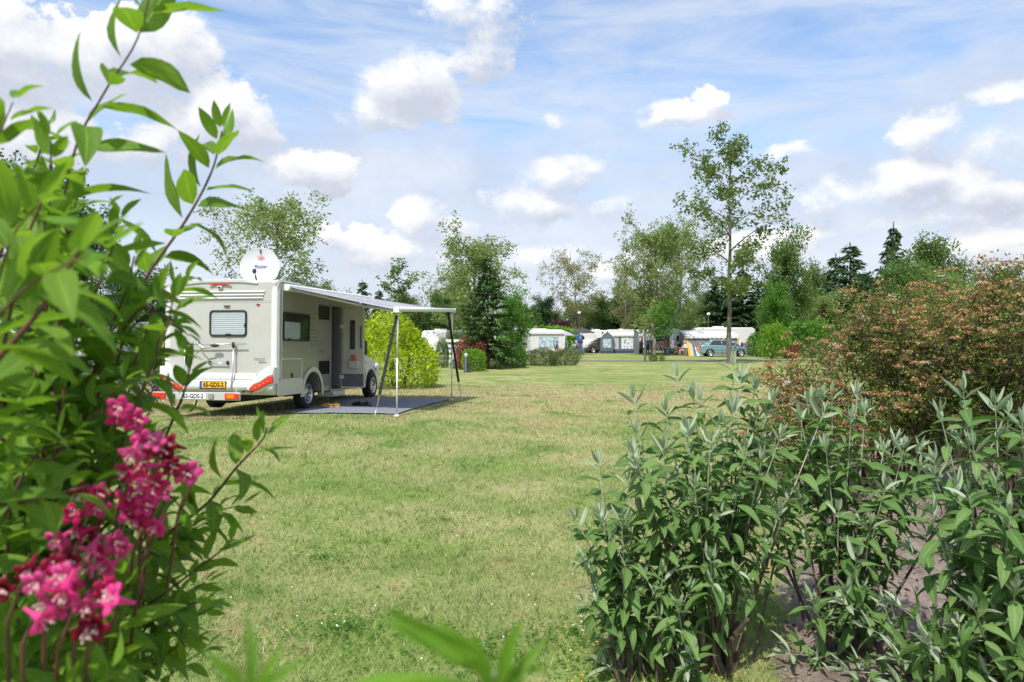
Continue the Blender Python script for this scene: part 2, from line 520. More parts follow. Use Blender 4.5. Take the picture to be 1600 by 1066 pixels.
def leaf_quads(rng, c, d, l, w, droop=.15):
    """c centres, d growth directions, l lengths, w widths -> folded rhombus leaves"""
    n = len(c)
    r = rng.normal(size=(n, 3)); s = unit(np.cross(d, r)); nn = np.cross(s, d)
    l = np.broadcast_to(l, (n,))[:, None]; w = np.broadcast_to(w, (n,))[:, None]
    V = np.empty((n, 4, 3))
    V[:, 0] = c - d * l * .5
    V[:, 1] = c - d * l * .06 - s * w * .5 + nn * w * .12
    V[:, 2] = c + d * l * .5 - np.array([0, 0, 1.]) * l * droop
    V[:, 3] = c - d * l * .06 + s * w * .5 + nn * w * .12
    return V

def bez(p0, p1, p2, n):
    return [p0.lerp(p1, t).lerp(p1.lerp(p2, t), t) for t in (i / n for i in range(n + 1))]

def cat_rom(P, per=6):
    P = [Vector(p) for p in P]
    Q = [P[0] * 2 - P[1]] + P + [P[-1] * 2 - P[-2]]
    out = []
    for i in range(1, len(Q) - 2):
        a, b, c, d = Q[i - 1:i + 3]
        for k in range(per):
            t = k / per
            out.append(.5 * ((2 * b) + (c - a) * t + (2 * a - 5 * b + 4 * c - d) * t * t + (3 * b - a - 3 * c + d) * t ** 3))
    out.append(P[-1])
    return out


# ------------------------------------------------------------------ trees and shrubs
def deciduous(seed, H, cb, rad, nl, leaf, ncl, per, spread, tr, shape='oval', lean=0.0, flat=.55, wob=.012):
    """a tapered trunk with limbs and twigs; leaves sit in clumps along the twigs. Returns (wood MB, leaf quads)"""
    rng = np.random.default_rng(seed); rd = random.Random(seed)
    mb = MB()
    tp = [Vector((lean * H * (i / 8) ** 1.5 + (rd.uniform(-1, 1) * wob * H if i else 0), rd.uniform(-1, 1) * wob * H if i else 0, H * .95 * i / 8)) for i in range(9)]
    mb.tube(tp, [tr * (1.15 if i == 0 else 1) * (1 - .88 * i / 8) for i in range(9)], 8)
    def at(z):
        k = min(max(z / (H * .95) * 8, 0), 7.999); i = int(k)
        return tp[i].lerp(tp[i + 1], k - i)
    def env(t):
        if shape == 'oval': return max(.12, math.sin(math.pi * (.16 + .80 * t))) ** .8
        if shape == 'cone': return (1 - t) ** .75 * .95 + .08
        if shape == 'column': return max(.2, math.sin(math.pi * (.22 + .72 * t))) ** .5
        if shape == 'vase': return max(.15, math.sin(math.pi * (.08 + .75 * t))) ** 1.0
        return 1
    cen = []; out = []
    az = rd.uniform(0, 6)
    for i in range(nl):
        t = (i + rd.uniform(-.3, .3)) / nl; t = min(max(t, 0), .98)
        z = H * (cb + (1 - cb) * t * .95)
        base = at(z - H * .035)
        az += 2.4 + rd.uniform(-.4, .4)
        L = rad * env(t) * rd.uniform(.72, 1.15)
        el = R(rd.uniform(22, 52) + 18 * t)
        h = Vector((math.cos(az), math.sin(az), 0))
        p1 = base + (h * math.cos(el) + Vector((0, 0, math.sin(el)))) * L * .55
        p2 = base + h * L + Vector((0, 0, L * math.tan(el) * flat + rd.uniform(-.06, .06) * L))
        br = bez(base, p1, p2, 6)
        r0 = tr * (.42 - .22 * t) * (.5 + .5 * L / rad)
        mb.tube(br, [r0 * (1 - .85 * k / 6) for k in range(7)], 5, cap=False)
        for k in range(2, 7):
            for _ in range(2 if k < 6 else 3):
                d = Vector((rd.gauss(0, 1), rd.gauss(0, 1), rd.gauss(.25, .7))).normalized()
                d = (d + h * .5).normalized()
                l2 = L * rd.uniform(.16, .36) + .02 * H * rd.random()
                q = br[k] + d * l2
                mb.tube([br[k], br[k].lerp(q, .5) + Vector((0, 0, .05 * l2)), q], [r0 * .22, r0 * .16, r0 * .07], 3, cap=False)
                for f in (.45, .75, 1.0):
                    cen.append(br[k].lerp(q, f)); out.append(d)
    cen = np.array([tuple(c) for c in cen]); out = np.array([tuple(o) for o in out])
    idx = rng.choice(len(cen), ncl)
    c = cen[idx] + rng.normal(size=(ncl, 3)) * spread * .7
    c = np.repeat(c, per, 0) + rng.normal(size=(ncl * per, 3)) * spread * .5
    d = unit(np.repeat(out[idx], per, 0) * .6 + rng.normal(size=(ncl * per, 3)) + np.array([0, 0, -.15]))
    l = leaf * rng.uniform(.65, 1.25, ncl * per)
    return mb, leaf_quads(rng, c, d, l, l * .62)

def conifer(seed, H, rad, leaf, dens=1.0, tr=None, bare=.04, droop=-.18):
    rng = np.random.default_rng(seed); rd = random.Random(seed)
    mb = MB(); tr = tr or H * .018
    mb.tube([(rd.uniform(-1, 1) * .004 * H * (i > 0), rd.uniform(-1, 1) * .004 * H * (i > 0), H * i / 6) for i in range(7)], [tr * (1 - .93 * i / 6) for i in range(7)], 7)
    cs, ds, ls = [], [], []
    nw = int(26 * (H / 8) ** .35)
    for w in range(nw):
        t = (w / nw) ** .92
        z = H * (bare + (1 - bare) * t) * .985
        L0 = rad * (1 - t) ** .82 * (1 if t > .08 else .85) + .03 * H * (1 - t * .7)
        for b in range(7 if t < .8 else 5):
            a = rd.uniform(0, 6.283)
            L = L0 * rd.uniform(.62, 1.15)
            h = Vector((math.cos(a), math.sin(a), 0))
            dr = droop * (1 - t) + .35 * t
            base = Vector((0, 0, z))
            p2 = base + h * L + Vector((0, 0, L * dr))
            p1 = base + h * L * .5 + Vector((0, 0, L * (dr * .2 - .02)))
            br = bez(base, p1, p2, 4)
            mb.tube(br, [tr * .28 * (1 - t) * (1 - .8 * k / 4) + .004 for k in range(5)], 3, cap=False)
            ns = max(4, int(L / (leaf * .30) * dens))
            for k in range(ns):
                f = .14 + .86 * (k + rd.random()) / ns
                i = min(int(f * 4), 3)
                p = br[i].lerp(br[i + 1], f * 4 - i)
                sd_ = Vector((-h.y, h.x, 0)) * (1 if k % 2 else -1)
                d = (h * rd.uniform(.35, .9) + sd_ * rd.uniform(.2, .95) * (1.15 - f) + Vector((0, 0, rd.uniform(-.55, .12)))).normalized()
                ll = leaf * rd.uniform(.7, 1.35) * (1.15 - .35 * f)
                for _ in range(3):
                    cs.append(tuple(p + d * ll * .42 + Vector((rd.gauss(0, .2), rd.gauss(0, .2), rd.gauss(0, .16))) * leaf)); ds.append(tuple(d)); ls.append(ll)
    for k in range(8):
        cs.append((0, 0, H * (.97 + .012 * k / 2))); ds.append((rd.gauss(0, .4), rd.gauss(0, .4), 1)); ls.append(leaf * .7)
    cs, ds, ls = np.array(cs), unit(np.array(ds)), np.array(ls)
    return mb, leaf_quads(rng, cs, ds, ls, ls * .36, .25)

def shrub(seed, rx, ry, H, leaf, n, ns=14, hollow=.45, lump=.25, aspect=.5, upright=.3, low=.04):
    """many stems from the ground; leaves mostly in the outer shell, in lumps"""
    rng = np.random.default_rng(seed); rd = random.Random(seed)
    mb = MB()
    for i in range(ns):
        a = rd.uniform(0, 6.283); q = rd.uniform(.3, .9)
        tip = Vector((rx * q * math.cos(a), ry * q * math.sin(a), H * rd.uniform(.55, .9) * (1 - .25 * q)))
        b = Vector((rx * .18 * math.cos(a), ry * .18 * math.sin(a), 0))
        pts = bez(b, Vector((b.x * 1.6, b.y * 1.6, tip.z * .6)), tip, 5)
        r0 = .012 + .012 * H * rd.random()
        mb.tube(pts, [r0 * (1 - .8 * k / 5) for k in range(6)], 5, cap=False)
    lc = rng.normal(size=(26, 3)); lc[:, 2] = np.abs(lc[:, 2]); lc = unit(lc)
    amp = rng.uniform(-lump, lump, 26)
    m = n * 2
    d = rng.normal(size=(m, 3)); d = unit(d)
    zz = rng.uniform(-.55, 1, m); rr = np.sqrt(1 - np.clip(zz, -1, 1) ** 2)
    th = rng.uniform(0, 2 * np.pi, m)
    d = np.stack([rr * np.cos(th), rr * np.sin(th), zz], 1)
    bump = 1 + np.sum(np.exp((d @ lc.T - 1) * 9) * amp, 1)
    q = (hollow + (1 - hollow) * rng.random(m) ** .45) * bump * rng.uniform(.93, 1.07, m)
    c = np.stack([d[:, 0] * rx * q, d[:, 1] * ry * q, H * (.42 + .58 * d[:, 2] * q)], 1)
    c[:, 2] = np.where(d[:, 2] < 0, H * (.42 + .42 / .55 * d[:, 2] * .92), c[:, 2])
    c = c[c[:, 2] > low * H][:n]; d = d[:len(c)]
    k = len(c)
    dd = unit(d[:k] * .7 + rng.normal(size=(k, 3)) * .8 + np.array([0, 0, upright]))
    l = leaf * rng.uniform(.6, 1.3, k)
    return mb, leaf_quads(rng, c, dd, l, l * aspect)

PROTO = {}
def proto(key, fn, wood, leafm):
    mb, V = fn()
    PROTO[key] = (mb.mesh(key + '_wood', wood), quads(key + '_leaves', V, leafm), max(max(v[2] for v in mb.v), float(np.percentile(V[:, :, 2], 99.6))))

def plant(key, name, label, cat, loc, H=None, rz=0.0, width=1.0, group=None, wood='trunk', crown='crown', crown_mat=None):
    wm, lm, h0 = PROTO[key]
    s = (H / h0) if H else 1.0
    o = thing(name, label, cat, loc, rz, group)
    w = link(wood, wm, o); c = link(crown, lm, o)
    for q in (w, c): q.scale = (s * width, s * width, s)
    if crown_mat:
        c.material_slots[0].link = 'OBJECT'; c.material_slots[0].material = MATS[crown_mat]
    return o


# ------------------------------------------------------------------ the lawn
def lawn_colour(t, tint_blade=False):
    """worn straw and green patches by place; shared by the soil sheet and the blades"""
    gn = t.nodes.new('ShaderNodeNewGeometry')
    P = vop(t, 'MULTIPLY', X(t, gn.outputs['Position']), (1, .8, 0))
    big = noise(t, P, .16, 3, .55); mid = noise(t, P, .75, 4, .6, .3); fine = noise(t, P, 5.0, 3, .6)
    sp = t.nodes.new('ShaderNodeSeparateXYZ'); t.links.new(gn.outputs['Position'], sp.inputs[0])
    y = X(t, sp.outputs[1]); x = X(t, sp.outputs[0])
    worn = ((y - 20.0) * (1 / 7.0)).pow(2.0)
    worn = (1.0 - worn).max(0.0) * .16                      # the dry belt level with the camper
    s = big * .55 + mid * .55 + fine * .22 + worn
    dry = s.step(.54, .86)
    dead = (mid * .8 + fine * .6 + worn * .9).step(.74, .93)
    mow = ((x * .30 + y * .95) * .55 + big * 1.5).fract()
    mow = (mow - .5).abs().step(.1, .4) * .16
    lush = (noise(t, P, .95, 4, .6, .4) + fine * .18).step(.62, .76)
    return dry * (1.0 - lush), dead * (1.0 - lush * .8), mow * (1.0 - lush), lush

def ground_mat():
    m = bpy.data.materials.new('lawn'); m.use_nodes = True; t = m.node_tree; b = t.nodes['Principled BSDF']
    dry, dead, mow, fine = lawn_colour(t)
    gn = t.nodes.new('ShaderNodeNewGeometry'); P = X(t, gn.outputs['Position'])
    grain = noise(t, vop(t, 'MULTIPLY', P, (1, .55, 1)), 38.0, 4, .7)
    grain2 = noise(t, vop(t, 'MULTIPLY', P, (1, .45, 1)), 9.0, 4, .7)
    gcol = mixc(t, grain.step(.32, .7), (.105, .165, .036), (.22, .29, .075))
    gcol = mixc(t, grain2.step(.3, .75) * .5, gcol, (.19, .26, .065))
    dcol = mixc(t, grain.step(.3, .7), (.31, .29, .135), (.47, .42, .225))
    gcol = mixc(t, fine * .5, gcol, (.085, .15, .032))
    col = mixc(t, dry * .75 + mow, gcol, dcol)
    col = mixc(t, dead * .75, col, mixc(t, grain.step(.3, .7), (.25, .18, .095), (.38, .29, .16)))
    t.links.new(col.o, b.inputs['Base Color'])
    b.inputs['Roughness'].default_value = .95; b.inputs['Specular IOR Level'].default_value = .1
    bn = t.nodes.new('ShaderNodeBump'); bn.inputs['Strength'].default_value = .55; bn.inputs['Distance'].default_value = .05
    t.links.new((grain + grain2).o, bn.inputs['Height']); t.links.new(bn.outputs[0], b.inputs['Normal'])
    MATS['lawn'] = m
    m = bpy.data.materials.new('grass_blade'); m.use_nodes = True; t = m.node_tree; b = t.nodes['Principled BSDF']
    dry, dead, mow, fine = lawn_colour(t)
    gn = t.nodes.new('ShaderNodeNewGeometry'); rnd = X(t, gn.outputs['Random Per Island'])
    gcol = mixc(t, rnd, mixc(t, fine * .7, (.075, .15, .025), (.045, .11, .017)), mixc(t, fine * .7, (.34, .46, .125), (.20, .37, .07)))
    dcol = mixc(t, rnd, (.30, .30, .12), (.60, .55, .32))
    col = mixc(t, (dry * .8 + (rnd * 7.0).fract().step(.68, .8) * .5 + mow).sat(), gcol, dcol)
    col = mixc(t, dead * .55, col, (.34, .26, .14))
    t.links.new(col.o, b.inputs['Base Color']); b.inputs['Roughness'].default_value = .6; b.inputs['Specular IOR Level'].default_value = .25
    tr = t.nodes.new('ShaderNodeBsdfTranslucent'); t.links.new(col.o, tr.inputs[0])
    mx = t.nodes.new('ShaderNodeMixShader'); mx.inputs[0].default_value = .3
    t.links.new(b.outputs[0], mx.inputs[1]); t.links.new(tr.outputs[0], mx.inputs[2]); t.links.new(mx.outputs[0], t.nodes['Material Output'].inputs[0])
    MATS['grass_blade'] = m
ground_mat()
mat('path_asphalt', (.15, .145, .14), .9, var=.3, scale=6, bump=.3)
mat('soil', (.27, .215, .18), .95, col2=(.15, .115, .095), scale=5, bump=1.0, bscale=60)
mat('mulch', (.19, .12, .08), .9, var=.5, scale=60)

def grid_sheet(name, xs, ys, zf, m):
    Xg, Yg = np.meshgrid(xs, ys)
    Z = zf(Xg, Yg)
    v = np.stack([Xg, Yg, Z], -1).reshape(-1, 3)
    nx, ny = len(xs), len(ys)
    i = np.arange((nx - 1) * (ny - 1)); r, c = i // (nx - 1), i % (nx - 1)
    a = r * nx + c
    f = np.stack([a, a + 1, a + nx + 1, a + nx], 1)
    me = bpy.data.meshes.new(name); me.from_pydata(v.tolist(), [], f.tolist()); me.materials.append(MATS[m])
    me.polygons.foreach_set('use_smooth', [True] * len(me.polygons)); me.update()
    return link(name, me)

q = np.linspace(-1, 1, 150)
xs = np.sinh(q * 5.2) / math.sinh(5.2) * 900
ys = 12 + np.sinh(q * 5.0) / math.sinh(5.0) * 900
def lumps(x, y, s=1.0): return s * (np.sin(x * 3.1 + np.sin(y * 2.3)) * np.sin(y * 2.7 + 1.3 * np.sin(x * 1.7)))
tag(grid_sheet('ground', xs, ys, lambda x, y: gz(x, y), 'lawn'), 'mown green lawn with straw coloured dry patches running to the far pitches', kind='structure')

# asphalt path across the far side
pv = MB()
path_pts = [(-60, 46), (-30, 50), (0, 52), (12, 52), (28, 55), (60, 66)]
for (xa, ya), (xb, yb) in zip(path_pts[:-1], path_pts[1:]):
    for k in range(6):
        f0, f1 = k / 6, (k + 1) / 6
        x0, y0, x1, y1 = xa + (xb - xa) * f0, ya + (yb - ya) * f0, xa + (xb - xa) * f1, ya + (yb - ya) * f1
        pv.add([(x0, y0 - 1.25, .012), (x1, y1 - 1.25, .012), (x1, y1 + 1.25, .012), (x0, y0 + 1.25, .012)], [(0, 1, 2, 3)])
tag(pv.build('path', 'path_asphalt'), 'narrow grey asphalt path crossing the lawn before the tents', kind='structure')

# planting bed under the buddleias
BED = [(1.30, 1.6), (1.22, 3.0), (1.36, 3.7), (1.75, 4.6), (2.1, 5.4), (2.75, 6.6), (3.1, 8.2), (3.6, 10.5), (9.5, 11.5), (9.5, 1.6)]
def in_bed(x, y, grow=0.0):
    x, y = np.asarray(x), np.asarray(y); ins = np.zeros(x.shape, bool)
    n = len(BED)
    for i in range(n):
        (x1, y1), (x2, y2) = BED[i], BED[(i + 1) % n]
        xj = x1 + (x2 - x1) * (y - y1) / ((y2 - y1) or 1e-9)
        ins ^= ((y1 > y) != (y2 > y)) & (x < xj + grow)
    return ins
xs = np.linspace(1.0, 9.6, 210); ys = np.linspace(1.5, 11.6, 240)
Xg, Yg = np.meshgrid(xs, ys)
edge = np.zeros(Xg.shape)
for dx, dy in ((.12, 0), (-.12, 0), (0, .12), (0, -.12), (.3, 0), (-.3, 0), (.0, .3), (0, -.3)):
    edge += in_bed(Xg + dx + .05 * np.sin(Yg * 7), Yg + dy + .05 * np.sin(Xg * 9))
edge /= 8
rs = np.random.default_rng(5)
hz = edge * (.055 + .02 * np.sin(Xg * 4.3 + 2 * np.sin(Yg * 3.1)) * np.sin(Yg * 5.2) + .014 * rs.normal(size=Xg.shape)) - .02
tag(grid_sheet('soil_bed', xs, ys, lambda x, y: hz, 'soil'), 'bare grey brown soil of the planting bed', kind='structure')

# short mown blades, thinning with distance
def grass():
    rng = np.random.default_rng(11)
    sets = []
    for (y0, y1, den, h, w) in ((2.6, 5.5, 6500, .034, .0045), (5.5, 9, 2600, .036, .007), (9, 15, 1000, .038, .011), (15, 26, 330, .042, .018)):
        A = .74 * (y1 * y1 - y0 * y0)
        n = int(A * den)
        y = np.sqrt(rng.uniform(y0 * y0, y1 * y1, n)); x = y * rng.uniform(-.74, .74, n)
        clump = np.sin(x * 2.3 + np.sin(y * 1.9) * 2) * np.sin(y * 2.9 + np.cos(x * 2.2)) + rng.normal(size=n) * .8
        ok = (clump > -.75) & ~in_bed(x, y, .04)
        # nothing grows through the groundsheet
        u = np.array([math.sin(R(9)), math.cos(R(9))]); r = np.array([u[1], -u[0]])
        lx = (x + 4.47) * r[0] + (y - 14.0) * r[1]; ly = (x + 4.47) * u[0] + (y - 14.0) * u[1]
        ok &= ~((lx > -.35) & (lx < 2.3) & (ly > .4) & (ly < 4.95))
        x, y = x[ok], y[ok]; n = len(x)
        z = gz(x, y)
        a = rng.uniform(0, 6.283, n); hh = h * rng.uniform(.5, 1.5, n) * (1 + .5 * (rng.random(n) > .95)); tl = rng.normal(0, .75, (n, 2)) * hh[:, None]
        b = np.stack([x, y, z - .004], 1); s = np.stack([np.cos(a), np.sin(a), 0 * a], 1) * (w * .5 * rng.uniform(.6, 1.3, n))[:, None]
        tip = b + np.stack([tl[:, 0], tl[:, 1], hh], 1)
        sets.append(np.stack([b - s, b + s, tip], 1))
    # coarser tufts that stand above the mown blades
    nt = 1500; y = np.sqrt(rng.uniform(9, 14 ** 2, nt)); x = y * rng.uniform(-.72, .6, nt); ok = ~in_bed(x, y, .05) & ~((y > 12.4) & (x > -5) & (x < -1)); x, y = x[ok], y[ok]; nt = len(x); k = 16
    bx = np.repeat(x, k) + rng.normal(0, .025, nt * k); by = np.repeat(y, k) + rng.normal(0, .025, nt * k); a = rng.uniform(0, 6.283, nt * k); hh = rng.uniform(.03, .075, nt * k)
    b = np.stack([bx, by, gz(bx, by)], 1); s = np.stack([np.cos(a), np.sin(a), 0 * a], 1) * .0035; ln = rng.normal(0, .5, (nt * k, 2)) * hh[:, None]
    sets.append(np.stack([b - s, b + s, b + np.stack([ln[:, 0], ln[:, 1], hh], 1)], 1))
    V = np.concatenate(sets); n = len(V)
    me = bpy.data.meshes.new('grass')
    me.vertices.add(n * 3); me.vertices.foreach_set('co', V.astype(np.float32).ravel())
    me.loops.add(n * 3); me.loops.foreach_set('vertex_index', np.arange(n * 3, dtype=np.int32))
    me.polygons.add(n); me.polygons.foreach_set('loop_start', np.arange(n, dtype=np.int32) * 3)
    me.materials.append(MATS['grass_blade']); me.update(calc_edges=True)
    tag(link('grass', me), 'short mown grass blades covering the lawn', kind='stuff')
    print('blades', n)
    # clover rosettes and daisies
    leaves = []; heads = []
    for (cx, cy, r, k, wh) in ((-.95, 4.1, .55, 420, 16), (-.2, 3.75, .5, 420, 10), (.35, 4.05, .5, 260, 26), (-2.2, 4.6, .6, 320, 14), (-1.4, 5.4, .8, 300, 8), (.9, 6.3, .8, 260, 8), (.55, 3.55, .35, 160, 0),
                               (-1.9, 3.7, .5, 320, 10), (-.6, 6.5, .9, 220, 5), (.7, 4.6, .35, 120, 12)):
        a = rng.uniform(0, 6.283, k); q = np.abs(rng.normal(0, .55, k)) * r
        x, y = cx + q * np.cos(a) * 1.4, cy + q * np.sin(a)
        keep = ~in_bed(x, y, .05); x, y = x[keep], y[keep]
        for j in range(3):
            d = unit(np.stack([np.cos(a[keep] + j * 2.1), np.sin(a[keep] + j * 2.1), rng.uniform(-.1, .5, len(x))], 1))
            c = np.stack([x, y, gz(x, y) + rng.uniform(.012, .032, len(x))], 1) + d * .007
            leaves.append(leaf_quads(rng, c, d, .016, .013, .05))
        for j in range(wh // 2):
            t, f = rng.uniform(0, 6.283), abs(rng.normal(0, .6)) * r
            heads.append((cx + f * math.cos(t) * 1.4, cy + f * math.sin(t), .035 + rng.random() * .02))
    tag(link('clover', quads('clover', np.concatenate(leaves), 'fresh_leaf')), 'low dark green clover patches in the near lawn', kind='stuff')
    mb = MB()
    for i, h in enumerate(heads):
        mb.ball((h[0], h[1], h[2] + float(gz(h[0], h[1]))), (.0055, .0055, .005), 6, 4)
    my = MB()
    for i in range(90):
        x = rng.uniform(.2, 1.1); y = rng.uniform(3.4, 4.2)
        my.ball((x, y, .03), .0042, 5, 3)
    tag(mb.build('white_flowers', 'daisy', fix=False), 'scattered tiny white clover flowers in the near lawn', kind='stuff')
    tag(my.build('yellow_flowers', 'plate_yellow', fix=False), 'scattered tiny yellow flowers in the lawn beside the bed', kind='stuff')
    # fallen bark and crumbs on the soil
    n = 2600
    x = rng.uniform(1.1, 6, n * 2); y = rng.uniform(3.0, 8, n * 2); ok = in_bed(x, y, -.08); x, y = x[ok][:n], y[ok][:n]; n = len(x)
    d = unit(rng.normal(size=(n, 3)) * [1, 1, .25])
    ln = rng.uniform(.012, .05, n)
    tag(link('litter', quads('litter', leaf_quads(rng, np.stack([x, y, np.full(n, .055)], 1) + rng.normal(size=(n, 3)) * [0, 0, .01], d, ln, ln * .5, 0), 'mulch')), 'dry leaf and bark litter on the soil bed', kind='stuff')
    n = 1100
    x = rng.uniform(1.1, 6, n * 2); y = rng.uniform(3.0, 7, n * 2); ok = in_bed(x, y, -.05); x, y = x[ok][:n], y[ok][:n]
    mc = MB()
    for i in range(len(x)):
        r = rng.uniform(.006, .022)
        mc.ball((x[i], y[i], .04 + r * .3), (r, r * rng.uniform(.6, 1), r * .6), 5, 3)
    tag(mc.build('soil_crumbs', 'soil', fix=False), 'loose crumbs of soil on the planting bed', kind='stuff')
grass()


# ------------------------------------------------------------------ the motorhome
HEAD = R(9)
def wheel(parent, x, y, r, wd, side=1, rim_mat='alloy', hole=10):
    w = MB().lathe([(r * .62, -wd * .5), (r * .93, -wd * .5), (r, -wd * .38), (r, wd * .38), (r * .93, wd * .5), (r * .62, wd * .5), (r * .60, wd * .3), (r * .60, -wd * .3), (r * .62, -wd * .5)], 28, axis='x')
    o = w.build('wheel', 'rubber', parent, (x, y, r))
    rm = MB()
    s = side
    rm.lathe([(r * .64, s * wd * .50), (r * .60, s * wd * .53), (r * .56, s * wd * .40), (r * .50, s * wd * .30), (r * .30, s * wd * .36), (r * .14, s * wd * .40), (0.001, s * wd * .42)], 24, axis='x')
    rim = rm.build('rim', rim_mat, o)
    h = MB()
    for k in range(hole):
        t = 2 * math.pi * k / hole
        c = (s * wd * .355, r * .44 * math.cos(t), r * .44 * math.sin(t))
        h.ball(c, (wd * .05, r * .075, r * .075), 8, 5)
    h.ball((s * wd * .42, 0, 0), (wd * .05, r * .10, r * .10), 10, 5)
    h.build('rim_hole', 'black_plastic', o, kind='stuff')
    return o

def rrect(x0, x1, z0, z1, r, n=4):
    out = []
    for cx, cz, a0 in ((x1 - r, z1 - r, 0), (x0 + r, z1 - r, 90), (x0 + r, z0 + r, 180), (x1 - r, z0 + r, 270)):
        for k in range(n + 1):
            a = R(a0 + 90 * k / n); out.append((cx + r * math.cos(a), cz + r * math.sin(a)))
    return out

def ring(mb, outer, inner, a, b, axis):
    """a frame: two matching outlines, depth a..b"""
    n = len(outer)
    def pt(u, w, v): return {'x': (v, u, w), 'y': (u, v, w)}[axis]
    vs = [pt(*p, a) for p in outer] + [pt(*p, b) for p in outer] + [pt(*p, b) for p in inner] + [pt(*p, a) for p in inner]
    fs = [(i + n * k, (i + 1) % n + n * k, (i + 1) % n + n * ((k + 1) % 4), i + n * ((k + 1) % 4)) for k in range(4) for i in range(n)]
    mb.add(vs, fs)

def cut(o, boxes):
    """real openings cut out of a shell"""
    for (x0, x1, y0, y1, z0, z1) in boxes:
        c = MB().box(x0, x1, y0, y1, z0, z1).build('cutter', 'dark_inside')
        c.parent = o.parent; c.matrix_parent_inverse = Matrix()
        bpy.context.view_layer.update()
        md = o.modifiers.new('cut', 'BOOLEAN'); md.object = c; md.solver = 'EXACT'
        o.modifiers.move(len(o.modifiers) - 1, 0)
        dg = bpy.context.evaluated_depsgraph_get()
        others = [(m, m.show_viewport) for m in o.modifiers if m.name != 'cut']
        for m, _ in others: m.show_viewport = False
        dg.update()
        me = bpy.data.meshes.new_from_object(o.evaluated_get(dg))
        for m, v in others: m.show_viewport = v
        o.modifiers.remove(md)
        o.data = me
        bpy.data.objects.remove(c)

def arc(cy, cz, r, a0, a1, n=14): return [(cy + r * math.cos(R(a0 + (a1 - a0) * k / n)), cz + r * math.sin(R(a0 + (a1 - a0) * k / n))) for k in range(n + 1)]

